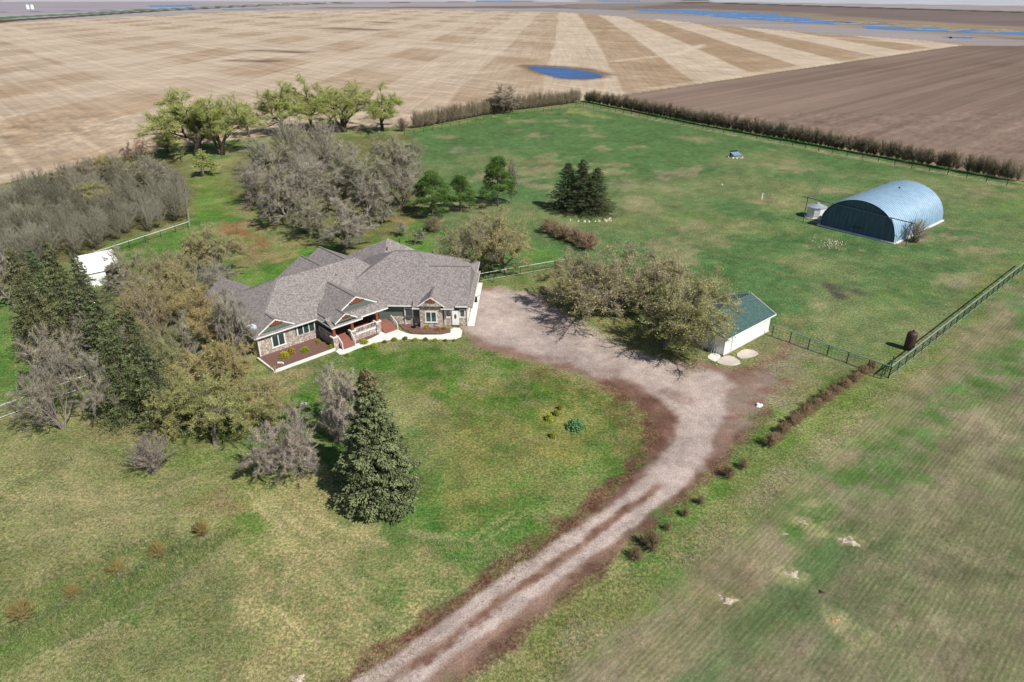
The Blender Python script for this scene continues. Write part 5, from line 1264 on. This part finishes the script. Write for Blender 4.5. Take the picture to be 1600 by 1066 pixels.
# kettle barbecue, bin, hoop
X, Y, _ = G(650, 514); bb = thing('kettle_barbecue', (X, Y, 0.08), 'round black kettle barbecue standing in the narrow mulch bed', 'barbecue')
mb = MB(); n = 12
prof = [(.02, .95), (.2, .92), (.3, .8), (.33, .68), (.3, .55), (.2, .45), (.02, .42)]
for (r0, z0), (r1, z1) in zip(prof[:-1], prof[1:]):
    for k in range(n):
        a0, a1 = 6.283 * k / n, 6.283 * (k + 1) / n
        mb.poly([(X + r0 * math.cos(a0), Y + r0 * math.sin(a0), z0), (X + r1 * math.cos(a0), Y + r1 * math.sin(a0), z1), (X + r1 * math.cos(a1), Y + r1 * math.sin(a1), z1), (X + r0 * math.cos(a1), Y + r0 * math.sin(a1), z0)])
mb.build('bowl', M['black'], bb, smooth=True)
for k in range(3):
    a0 = 2.09 * k; MB().tube((X + .4 * math.cos(a0), Y + .4 * math.sin(a0), .08), (X + .15 * math.cos(a0), Y + .15 * math.sin(a0), .5), .02).build('leg', M['black'], bb)
X, Y, _ = G(740, 472); bn = thing('utility_cart', (X, Y, 0), 'small black cart standing on the gravel by the garage side', 'cart')
f0 = Fr(X, Y, 20); MB().box(f0, -.45, .45, -.35, .35, .3, .75).build('tub', M['black'], bn); 
for sx_ in (-.3, .3):
    for sy_ in (-.38, .38):
        p0 = Vector(f0.p(sx_, sy_, .17)); MB().tube(p0 - Vector(f0.p(0, .04)) + Vector(f0.p(0, 0)), p0 + Vector(f0.p(0, .04)) - Vector(f0.p(0, 0)), .17, n=10).build('wheel', M['black'], bn)
MB().beam(f0.p(.45, 0, .6), f0.p(.95, 0, 1.0), .05).build('handle', M['black'], bn)

# ------------------------------------------------------------------ green roofed garage
FG = Fr(25.99, 73.9, 40.9)            # x along the white front wall, y inwards
gar = thing('detached_garage', FG.p(5, 3.5), 'white garage with green shingle roof beside the ochre trees', 'garage')
MB().box(FG, 0, 10.3, 0, 7.0, 0, 2.62).build('wall', M['siding_white'], gar)
mb = MB(); roof_solid(mb, FG, 'x', -.35, 10.65, 3.5, 3.95, 2.55, 4.25); gr_ = mb.build('roof', M['shingle_green'], gar)
mb = MB()
for x_ in (-.38, 10.68): mb.beam(FG.p(x_, -.45, 2.5), FG.p(x_, 3.5, 4.2), .05, .18); mb.beam(FG.p(x_, 7.45, 2.5), FG.p(x_, 3.5, 4.2), .05, .18)
mb.beam(FG.p(-.38, -.48, 2.5), FG.p(10.68, -.48, 2.5), .05, .16); mb.build('fascia', M['white'], gar)
for x0, x1 in ((-.04, 0.0), (10.3, 10.34)):
    MB().prism([FG.p(x0, .02, 2.62), FG.p(x0, 6.98, 2.62), FG.p(x0, 3.5, 4.1)], [FG.p(x1, .02, 2.62), FG.p(x1, 6.98, 2.62), FG.p(x1, 3.5, 4.1)]).build('gable_wall', M['siding_white'], gar)
dd = MB().box(FG, 1.6, 8.6, -.05, -.005, .05, 2.2).build('garage_door', M['white'], gar)
for z_ in (.55, 1.1, 1.65): MB().box(FG, 1.6, 8.6, -.062, -.052, z_ - .012, z_ + .012).build('panel_joint', M['white_trim'], dd)
MB().box(FG, 1.52, 1.58, -.05, -.005, .0, 2.26).build('door_trim', M['galv'], gar)
MB().box(FG, -.10, 10.36, -.10, -.02, 0, .14).build('foundation', M['concrete_old'], gar)
MB().tube(FG.p(10.1, 3.5, 4.1), FG.p(10.1, 3.5, 4.6), .06).build('vent_pipe', M['galv'], gar)
f2 = Fr(*FG.p(0, 0)[:2], 40.9 + 90); MB().box(f2, 1.4, 2.3, .0, .06, .05, 2.05).build('side_door', M['galv'], gar)
for k, P in enumerate((gp((1105, 556), (1115, 551), (1128, 556), (1120, 566), (1108, 562)), gp((1118, 566), (1128, 558), (1142, 555), (1160, 567), (1148, 572), (1130, 571)), gp((1148, 555), (1163, 545), (1182, 549), (1186, 555), (1160, 562)))):
    P = rounded(P, 1); mb = MB(); mb.prism([(a, b, -.05) for a, b in P], [(a, b, .03 + .012 * k) for a, b in P]); tag(mb.build('pavement', M['concrete_old'] if k else M['concrete']), kind='structure')
# things leaning at the shaded gable end
X, Y, _ = FG.p(-.6, 1.0); pl_ = thing('pipe_rack', (X, Y, 0), 'grey metal rails leaning on the shaded garage end wall', 'rack')
for k in range(5): MB().beam(FG.p(-.7 + .05 * k, .4 + .35 * k, 0), FG.p(-.08, .4 + .35 * k, 1.1), .05).build('rail', M['galv'], pl_)
# white tank behind the tree
X, Y, _ = G(1064, 496); tk = thing('propane_tank', (X, Y, 0), 'long white tank half hidden behind the big ochre tree', 'tank')
fT = Fr(X, Y, 30); mb = MB(); n = 14; prof = [(-1.6, .02), (-1.5, .3), (-1.3, .45), (-.9, .5), (.9, .5), (1.3, .45), (1.5, .3), (1.6, .02)]
for (x0, r0), (x1, r1) in zip(prof[:-1], prof[1:]):
    for k in range(n):
        a0, a1 = 6.283 * k / n, 6.283 * (k + 1) / n
        mb.poly([fT.p(x0, r0 * math.cos(a0), .85 + r0 * math.sin(a0)), fT.p(x0, r0 * math.cos(a1), .85 + r0 * math.sin(a1)), fT.p(x1, r1 * math.cos(a1), .85 + r1 * math.sin(a1)), fT.p(x1, r1 * math.cos(a0), .85 + r1 * math.sin(a0))])
mb.build('vessel', M['white'], tk, smooth=True)
for x_ in (-.9, .9): MB().box(fT, x_ - .1, x_ + .1, -.35, .35, 0, .45).build('foot', M['concrete_old'], tk)
MB().tube(fT.p(0, 0, 1.3), fT.p(0, 0, 1.52), .16).build('dome', M['galv'], tk)

# ------------------------------------------------------------------ arched steel building
FQ = Fr(*G(1396, 381)[:2], 40.2)      # x along the length (away), y across to the left
WQ, LQ, HQ = 13.9, 21.0, 6.1
qn = thing('arched_steel_building', FQ.p(10, 7), 'blue grey corrugated steel arch building with dark end doors', 'shed')
def arch(k, n=36, s_=1.0, dz=0.0):
    a = math.pi * k / n; 
    return (WQ / 2 - WQ / 2 * s_ * math.cos(a), .18 + HQ * s_ * math.sin(a) ** .92 + dz)
nb = 28; per_rib = 6
V = []; n = 36; xs = []
for i in range(nb * per_rib + 1):
    x_ = LQ * i / (nb * per_rib); ph = (i % per_rib) / per_rib
    off = 0.5 - 0.5 * math.cos(2 * math.pi * ph); xs.append((x_, 1.0 + 0.034 * off))
for x_, s_ in xs:
    for k in range(n + 1):
        y_, z_ = arch(k, n, s_); V.append(FQ.p(x_, y_, z_))
inv = world_of(qn).inverted(); V = [tuple(inv @ Vector(p)) for p in V]
q = []
for i in range(len(xs) - 1):
    for k in range(n): q.append((i * (n + 1) + k, (i + 1) * (n + 1) + k, (i + 1) * (n + 1) + k + 1, i * (n + 1) + k + 1))
me = fast_mesh('arch_shell', V, [np.array(q)], [M['steel']], smooth=True); link('arch_shell', me, qn)
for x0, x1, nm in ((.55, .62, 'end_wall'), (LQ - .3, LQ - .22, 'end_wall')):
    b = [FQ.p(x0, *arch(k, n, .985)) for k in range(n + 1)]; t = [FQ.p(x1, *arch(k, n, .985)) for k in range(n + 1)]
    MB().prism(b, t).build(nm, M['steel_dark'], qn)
# big sliding door leaves in front of the end wall, hung from the rail
def leaf(y0, y1, nm='sliding_door'):
    top = lambda y_: min(4.35, .18 + HQ * .985 * max(0.0, 1 - ((y_ - WQ / 2) / (WQ / 2 * .985)) ** 2) ** .46)
    m_ = 10; ys = [y0 + (y1 - y0) * k / m_ for k in range(m_ + 1)]
    ring = [(y0, .1), (y1, .1)] + [(y_, top(y_)) for y_ in reversed(ys)]
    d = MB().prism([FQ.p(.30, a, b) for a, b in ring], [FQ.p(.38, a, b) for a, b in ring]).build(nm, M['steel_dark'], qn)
    k = y0 + .5
    while k < y1 - .2:
        MB().beam(FQ.p(.28, k, .15), FQ.p(.28, k, top(k) - .05), .05, .03).build('rib', M['steel_dark'], d); k += .75
leaf(.25, 3.1); leaf(3.14, 6.9); leaf(6.94, 10.7); leaf(10.74, 13.6)
MB().box(FQ, -.02, .06, WQ / 2 - .9, WQ / 2 + .9, 1.3, 1.4).build('door_handle', M['black'], qn)
MB().beam(FQ.p(0.12, -2.6, 4.25), FQ.p(.12, 18.2, 4.75), .16, .14).build('door_rail', plain('rail_green_grey', (.16, .22, .21), .5), qn)
for y_, z_ in ((-2.0, 4.2), (17.2, 4.6)):
    MB().beam(FQ.p(.1, y_, 0), FQ.p(.1, y_, z_ + .3), .1).build('rail_post', M['fence_dark'], qn)
MB().beam(FQ.p(.1, 17.0, 1.0), FQ.p(.8, 14.6, .1), .06).build('brace', M['fence_pale'], qn); MB().beam(FQ.p(.1, -1.9, 4.1), FQ.p(.8, -.1, .2), .06).build('brace', M['fence_dark'], qn)
MB().box(FQ, -.35, .25, -.3, 14.2, 0, .16).build('foundation', M['concrete'], qn)
MB().box(FQ, .25, LQ + .2, -.45, .1, 0, .22).build('foundation', M['concrete'], qn); MB().box(FQ, .25, LQ + .2, WQ - .1, WQ + .4, 0, .22).build('foundation', M['concrete'], qn)
v0 = Vector(FQ.p(13.5, WQ / 2 - .6, HQ + .1)); MB().tube(v0, v0 + Vector((0, 0, .45)), .17).build('roof_vent', M['black'], qn)
# small round bin beside it
X, Y, _ = G(1274, 339); bi = thing('grain_bin', (X, Y, 0), 'small round white steel bin with grey conical roof beside the arched building', 'grain bin')
n = 10; rb = 1.72
pts = [(math.cos(6.283 * (k + .5) / n), math.sin(6.283 * (k + .5) / n)) for k in range(n)]
MB().prism([(X + a * rb, Y + b * rb, .1) for a, b in pts], [(X + a * rb, Y + b * rb, 2.2) for a, b in pts]).build('wall', M['white'], bi)
mb = MB()
for k in range(n):
    a, b = pts[k]; c, d = pts[(k + 1) % n]; R_ = rb + .16
    mb.poly([(X + a * R_, Y + b * R_, 2.14), (X + c * R_, Y + d * R_, 2.14), (X + c * .25, Y + d * .25, 2.75), (X + a * .25, Y + b * .25, 2.75)])
mb.poly([(X + a * .25, Y + b * .25, 2.75) for a, b in pts]); rfb = mb.build('roof', M['galv_roof'], bi)
MB().tube((X, Y, 2.7), (X, Y, 2.9), .3).build('hatch', M['galv'], rfb)
for z_ in (.55, 1.1, 1.65): MB().prism([(X + a * (rb + .02), Y + b * (rb + .02), z_) for a, b in pts], [(X + a * (rb + .02), Y + b * (rb + .02), z_ + .05) for a, b in pts]).build('hoop', M['galv'], bi)
MB().prism([(X + a * 2.1, Y + b * 2.1, 0) for a, b in pts], [(X + a * 2.1, Y + b * 2.1, .1) for a, b in pts]).build('pad', M['concrete_old'], bi)

# ------------------------------------------------------------------ white shed at left
FS = Fr(-60.3, 98.2, 40.0)            # front right corner; x runs back along the front wall to the left when negative
sh = thing('white_shed', FS.p(-3, 2.5), 'white barn roofed shed with dark doorway behind the spruces', 'shed')
sw = MB(); sw.box(FS, -4.8, -1.9, 0, .12, 0, 2.3); sw.box(FS, -.16, 0, 0, .12, 0, 2.3); sw.box(FS, -1.9, -.16, 0, .12, 2.0, 2.3)
sw.box(FS, -.12, 0, .12, 5.6, 0, 2.3); sw.box(FS, -4.8, -4.68, .12, 5.6, 0, 2.3); sw.box(FS, -4.68, -.12, 5.48, 5.6, 0, 2.3); sw.build('wall', M['white'], sh)
rs = MB()
prof = [(-.25, 2.25), (1.35, 3.85), (2.8, 4.35), (4.25, 3.85), (5.85, 2.25)]
rs.prism([FS.p(.2, y_, z_) for y_, z_ in prof], [FS.p(-5.0, y_, z_) for y_, z_ in prof]); rs.build('roof', M['white'], sh)
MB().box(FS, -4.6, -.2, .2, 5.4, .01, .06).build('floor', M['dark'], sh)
MB().box(FS, -1.4, -.6, .8, 1.5, .06, .9).build('wood_stack', M['fence_wood'], sh)

# ------------------------------------------------------------------ fences
def fence(pts, step, h, label, rail, post, rails=(1.0,), mesh_wire=True, w=.09, lean=None, railw=.07):
    P = [Vector((*G(a, b)[:2], 0)) for a, b in pts]
    o = thing('fence', P[0], label, 'fence')
    for A, B in zip(P[:-1], P[1:]):
        L_ = (B - A).length; n = max(1, int(round(L_ / step)))
        for i in range(n + (1 if (B - P[-1]).length < .01 else 0)):
            c = A.lerp(B, i / n); MB().beam(c - Vector((0, 0, .1)), c + Vector((0, 0, h * random.uniform(.97, 1.03))), w).build('post', M[post], o)
        for k, q in enumerate(rails):
            MB().beam(A + Vector((0, 0, h * q)), B + Vector((0, 0, h * q)), railw if k == 0 else railw * .6, railw if k == 0 else railw * .5).build('rail', M[rail], o)
        if mesh_wire:
            mb = MB(); m_ = int(L_ / .45); up = Vector((0, 0, h))
            for i in range(m_):
                a = A.lerp(B, i / m_); b = A.lerp(B, min(1, (i + h / .45 * .45) / m_))
                a2 = A.lerp(B, i / m_); b2 = A.lerp(B, min(1, (i + 1) / m_))
                mb.beam(a2 + Vector((0, 0, .05)), a2 + up, .012)
            for q in (.25, .5, .75): mb.beam(A + up * q, B + up * q, .012)
            mb.build('wire_mesh', M['fence_dark'], o)
    return o
fence([(1388, 591), (1603, 419)], 2.45, 1.55, 'green pipe rail fence running diagonally along the crop field', 'fence_green', 'fence_dark', (1.0, .08), railw=.11)
fence([(1206, 525), (1388, 591)], 2.6, 1.5, 'green pipe fence between the white garage and the fence corner', 'fence_green', 'fence_dark', (1.0, .06), railw=.08)
fence([(1376, 592), (1392, 574)], 1.3, 1.5, 'short brace panel at the fence corner', 'fence_dark', 'fence_dark', (.6,), False)
fence([(750, 440), (892, 415)], 2.4, 1.3, 'pale chain link fence behind the gravel yard', 'fence_pale', 'fence_dark', (1.0, .1), railw=.06)
fence([(-20, 662), (150, 600), (272, 562)], 3.0, 1.45, 'white topped rail fence on the left lawn through the trees', 'fence_pale', 'fence_dark', (1.0, .1), railw=.08)
fence([(150, 405), (297, 356)], 3.2, 1.2, 'pale rail fence between thicket and green strip', 'fence_pale', 'fence_dark', (1.0,), railw=.08)
fence([(297, 356), (290, 290)], 3.0, 1.2, 'wooden post fence along the right side of the thicket', 'fence_wood', 'fence_wood', (1.0,), False, w=.14)
fence([(632, 213), (780, 184), (912, 167)], 4.0, 1.4, 'dark wire fence below the far hedge at the pasture top', 'fence_dark', 'fence_dark', (1.0, .5), False, w=.12)
fence([(916, 166), (1300, 240), (1606, 296)], 4.2, 1.5, 'dark post and rail fence below the long hedge', 'fence_dark', 'fence_dark', (1.0, .5), False, w=.13, railw=.09)

# ------------------------------------------------------------------ small things
def rock(mb, x, y, z, r, rng):
    n = 6; a = rng.uniform(0, 6.28)
    low = [(x + r * rng.uniform(.8, 1.1) * math.cos(a + 6.283 * k / n), y + r * rng.uniform(.8, 1.1) * math.sin(a + 6.283 * k / n), z - .05) for k in range(n)]
    top = [(x + r * .6 * rng.uniform(.7, 1.1) * math.cos(a + 6.283 * k / n), y + r * .6 * rng.uniform(.7, 1.1) * math.sin(a + 6.283 * k / n), z + r * rng.uniform(.6, .9)) for k in range(n)]
    mb.prism(low, top)
rg = random.Random(3)
# brown upright tank
X, Y, _ = G(1419, 546); tank = thing('upright_tank', (X, Y, 0), 'dark rusty brown upright tank standing against the diagonal fence', 'tank')
mb = MB(); prof = [(.02, .18), (.55, .2), (.6, .35), (.6, 2.0), (.55, 2.25), (.4, 2.42), (.2, 2.5), (.02, 2.52)]; n = 18
for (r0, z0), (r1, z1) in zip(prof[:-1], prof[1:]):
    for k in range(n):
        a0, a1 = 6.283 * k / n, 6.283 * (k + 1) / n
        mb.poly([(X + r0 * math.cos(a0), Y + r0 * math.sin(a0), z0), (X + r0 * math.cos(a1), Y + r0 * math.sin(a1), z0), (X + r1 * math.cos(a1), Y + r1 * math.sin(a1), z1), (X + r1 * math.cos(a0), Y + r1 * math.sin(a0), z1)])
mb.build('vessel', M['rust'], tank, smooth=True)
MB().tube((X, Y, 2.48), (X, Y, 2.7), .12).build('filler_cap', M['black'], tank)
for k in range(3): a0 = 2.09 * k + .3; MB().beam((X + .5 * math.cos(a0), Y + .5 * math.sin(a0), 0), (X + .45 * math.cos(a0), Y + .45 * math.sin(a0), .4), .08).build('leg', M['rust'], tank)
# rocks round the spruces
cx_, cy_, _ = G(912, 336); k = 0
for i in range(11):
    a0 = -2.2 + 2.2 * (i + rg.uniform(-.4, .4)) / 10; x_, y_ = cx_ + 5.4 * math.cos(a0) + .4, cy_ + 4.6 * math.sin(a0)
    mb = MB(); rock(mb, x_, y_, 0, rg.uniform(.18, .38), rg); o = mb.build('stone', M['stone_loose'])
    tag(o, 'pale stone of the ring under the dark spruces', 'stone', 'stones ringing the spruces')
mb = MB()
for i in range(9): rock(mb, G(951, 345)[0] + rg.uniform(-.9, .9), G(951, 345)[1] + rg.uniform(-.5, .6), 0, rg.uniform(.2, .4), rg)
tag(mb.build('stone_heap', M['stone_loose']), 'heap of pale stones at the right edge of the spruce ring', 'stones', kind='stuff')
# well cover with blue grey panel
X, Y, _ = G(1149, 246); wl = thing('well_cover', (X, Y, 0), 'small blue grey well box ringed by stones on the pasture', 'well')
fw = Fr(X, Y, 20); MB().box(fw, -1.1, 1.1, -.7, .7, 0, .7).build('box', M['galv_roof'], wl)
MB().prism([fw.p(-1.25, -.95, .62), fw.p(1.25, -.95, .62), fw.p(1.25, .85, 1.2), fw.p(-1.25, .85, 1.2)], [fw.p(-1.25, -.95, .72), fw.p(1.25, -.95, .72), fw.p(1.25, .85, 1.3), fw.p(-1.25, .85, 1.3)]).build('lid', M['blue_paint'], wl)
MB().box(fw, -1.2, 1.2, .9, 1.0, .0, 1.6).build('back_board', M['dark'], wl)
for i in range(12):
    a0 = 6.283 * i / 12; mb = MB(); rock(mb, X + 1.9 * math.cos(a0) + rg.uniform(-.2, .2), Y + 1.4 * math.sin(a0) + rg.uniform(-.2, .2), 0, rg.uniform(.2, .42), rg)
    tag(mb.build('stone', M['stone_loose']), 'pale stone lying beside the well box', 'stone', 'stones around the well box')
X, Y, _ = G(1190, 312); sp = thing('standpipe', (X, Y, 0), 'short white standpipe alone on the pasture', 'standpipe'); MB().tube((X, Y, 0), (X, Y, 1.3), .13).build('pipe', M['white'], sp); MB().tube((X, Y, 1.3), (X, Y, 1.45), .2, .12).build('cap', M['galv'], sp)
X, Y, _ = G(1128, 289); mb = MB(); rock(mb, X, Y, 0, .35, rg); tag(mb.build('stone', M['stone_loose']), 'single pale stone on the pasture below the well box', 'stone')
X, Y, _ = G(476, 638); ub = thing('utility_pedestal', (X, Y, 0), 'small white capped box beside a dark plant on the lawn', 'utility box'); fu = Fr(X, Y, 15)
MB().box(fu, -.22, .22, -.16, .16, 0, .5).build('box', M['galv_roof'], ub); MB().box(fu, -.3, .3, -.22, .22, .5, .58).build('lid', M['white'], ub)
T('cushion', 0, 0, 0, 0, .9, 'dark small plant beside the white capped box', cat='plant', name='garden_plant', loc=G(481, 641)[:2], h=.45, tint=(.5, .6, .4))
X, Y, _ = G(1185, 634); mb = MB(); rock(mb, X, Y, 0, .34, rg); rock(mb, X + .35, Y + .1, 0, .2, rg); tag(mb.build('stone', M['white']), 'white painted stone on the verge right of the drive', 'stone')
X, Y, _ = FL.p(1.3, -2.8, 0); mb = MB(); mb.prism([(X + .6 * math.cos(a), Y + .35 * math.sin(a), .27) for a in (.3, .9, 1.5, 2.1)] + [(X + .45 * math.cos(a), Y + .2 * math.sin(a), .27) for a in (2.1, 1.5, .9, .3)], [(X + .6 * math.cos(a), Y + .35 * math.sin(a), .42) for a in (.3, .9, 1.5, 2.1)] + [(X + .45 * math.cos(a), Y + .2 * math.sin(a), .42) for a in (2.1, 1.5, .9, .3)])
tag(mb.build('edging_piece', M['white']), 'curved white edging piece lying in the raised mulch bed', 'edging')
# mounds of pale earth in the crop
def mound(px, py, rx, h, mat, label, seed, cat='earth mound', nm='earth_mound'):
    X, Y, _ = G(px, py); g = 13; R_ = random.Random(seed); V = []; F_ = []
    for j in range(g):
        for i in range(g):
            u, v = (i / (g - 1) * 2 - 1), (j / (g - 1) * 2 - 1); r_ = math.hypot(u, v)
            an_ = math.atan2(v, u); e_ = max(0, 1 - r_ * (1.15 + .35 * math.sin(3 * an_ + seed) + .25 * math.sin(7 * an_ + 2 * seed)))
            V.append((u * rx, v * rx * .62, -.06 + h * e_ * R_.uniform(.25, 1.25) + (0 if e_ else -.05)))
    for j in range(g - 1):
        for i in range(g - 1): a = j * g + i; F_.append((a, a + 1, a + g + 1, a + g))
    me = bpy.data.meshes.new(nm); me.from_pydata(V, [], F_); me.materials.append(M[mat]); me.update()
    o = link(nm, me); o.location = (X, Y, 0); o.rotation_euler = (0, 0, R_.uniform(-.3, .3) - .25); tag(o, label, cat, 'animal mounds in the crop field')
for i, a in enumerate(((1327, 845, .85, .3, 'dirt', 'largest pale mound in the green crop rows'), (1255, 816, .5, .2, 'dirt', 'small pale mound up left of the largest mound'), (1237, 897, .7, .22, 'dirt', 'ragged pale mound in the crop left of the brown one'), (1137, 938, .75, .28, 'dirt', 'pale mound nearest the drive in the crop'),
                       (1305, 968, .55, .2, 'straw', 'orange brown mound with a burrow in the crop'), (1283, 925, .35, .15, 'rust', 'dark brown burrow mound in the crop'), (1226, 834, .35, .15, 'dirt', 'tiny pale mound at the crop edge'), (466, 1061, .7, .3, 'stone_loose', 'pale lump at the bottom edge of the dry lawn'))):
    mound(*a, seed=i)
mb = MB()
for i in range(60):
    a, b = 1300 + rg.gauss(0, 14), 381 + rg.gauss(0, 4); X, Y, _ = G(a, b); rock(mb, X, Y, 0, rg.uniform(.06, .16), rg)
tag(mb.build('stone_scatter', M['stone_loose']), 'scattered pale stones in the grass before the arched building', 'stones', kind='stuff')
# far bins on the plain
for px, lb in ((44, 'tiny white grain bin on the plain, left one'), (51, 'tiny white grain bin on the plain, right one')):
    X, Y, _ = G(px, 14.5); o = thing('grain_bin', (X, Y, 0), lb, 'grain bin'); MB().tube((X, Y, 0), (X, Y, 9), 3.6, n=14).build('wall', M['white'], o); MB().tube((X, Y, 9), (X, Y, 11.5), 3.8, .4, n=14).build('roof', M['galv'], o)
# tufts of dry and green grass on the rough ground near the camera
def scatter(name, px, n, hmin, hmax, mat, seed, per=5):
    P = gpts(px); R_ = np.random.RandomState(seed)
    x = R_.uniform(P[:, 0].min(), P[:, 0].max(), n * 3); y = R_.uniform(P[:, 1].min(), P[:, 1].max(), n * 3)
    k = (sdf(P, x, y) < 0) & (fbm(x, y, 5, seed, 4) > .45 + R_.uniform(-.12, .12, len(x))); x, y = x[k][:n], y[k][:n]
    c = np.repeat(np.stack([x, y, np.full(len(x), -.06)], 1), per, 0) + R_.normal(size=(len(x) * per, 3)) * np.array([.09, .09, 0])
    d = R_.normal(size=c.shape) * .55 + np.array([0, 0, 1]); d /= np.linalg.norm(d, axis=1)[:, None]
    h = R_.uniform(hmin, hmax, len(c)); v, f, vp = cones(c, d, h, h * .09, R_)
    me = fast_mesh(name, v, [f], [mat], None, np.repeat(R_.uniform(0, 1, len(c)), vp)); tag(link(name, me), kind='stuff')
gdry = varmat('dry_grass_blades', (.20, .19, .09), (.40, .36, .20), nscale=.3, tint=False)
ggrn = varmat('green_grass_blades', (.07, .11, .03), (.17, .22, .07), nscale=.3, tint=False)
scatter('dry_grass', [(-60, 660), (300, 740), (560, 820), (860, 860), (560, 1090), (-60, 1090)], 16000, .10, .26, gdry, 5)
scatter('long_grass', [(-80, 1030), (0, 950), (200, 850), (370, 790), (380, 830), (200, 960), (-80, 1090)], 3000, .15, .4, ggrn, 6)
scatter('dry_grass', [(720, 1090), (1000, 880), (1380, 600), (1430, 600), (1200, 800), (900, 1090)], 8000, .10, .28, gdry, 7)
scatter('crop_stubble', [(900, 1090), (1240, 780), (1500, 600), (1640, 640), (1640, 1090)], 12000, .06, .18, ggrn, 8, 4)
scatter('weeds', [(535, 1075), (700, 955), (880, 822), (1020, 705), (1036, 650), (1000, 620), (1024, 600), (1060, 680), (900, 835), (700, 985), (560, 1090)], 4500, .08, .22, varmat('red_brown_weeds', (.12, .06, .045), (.28, .17, .13), nscale=.5, tint=False), 9)
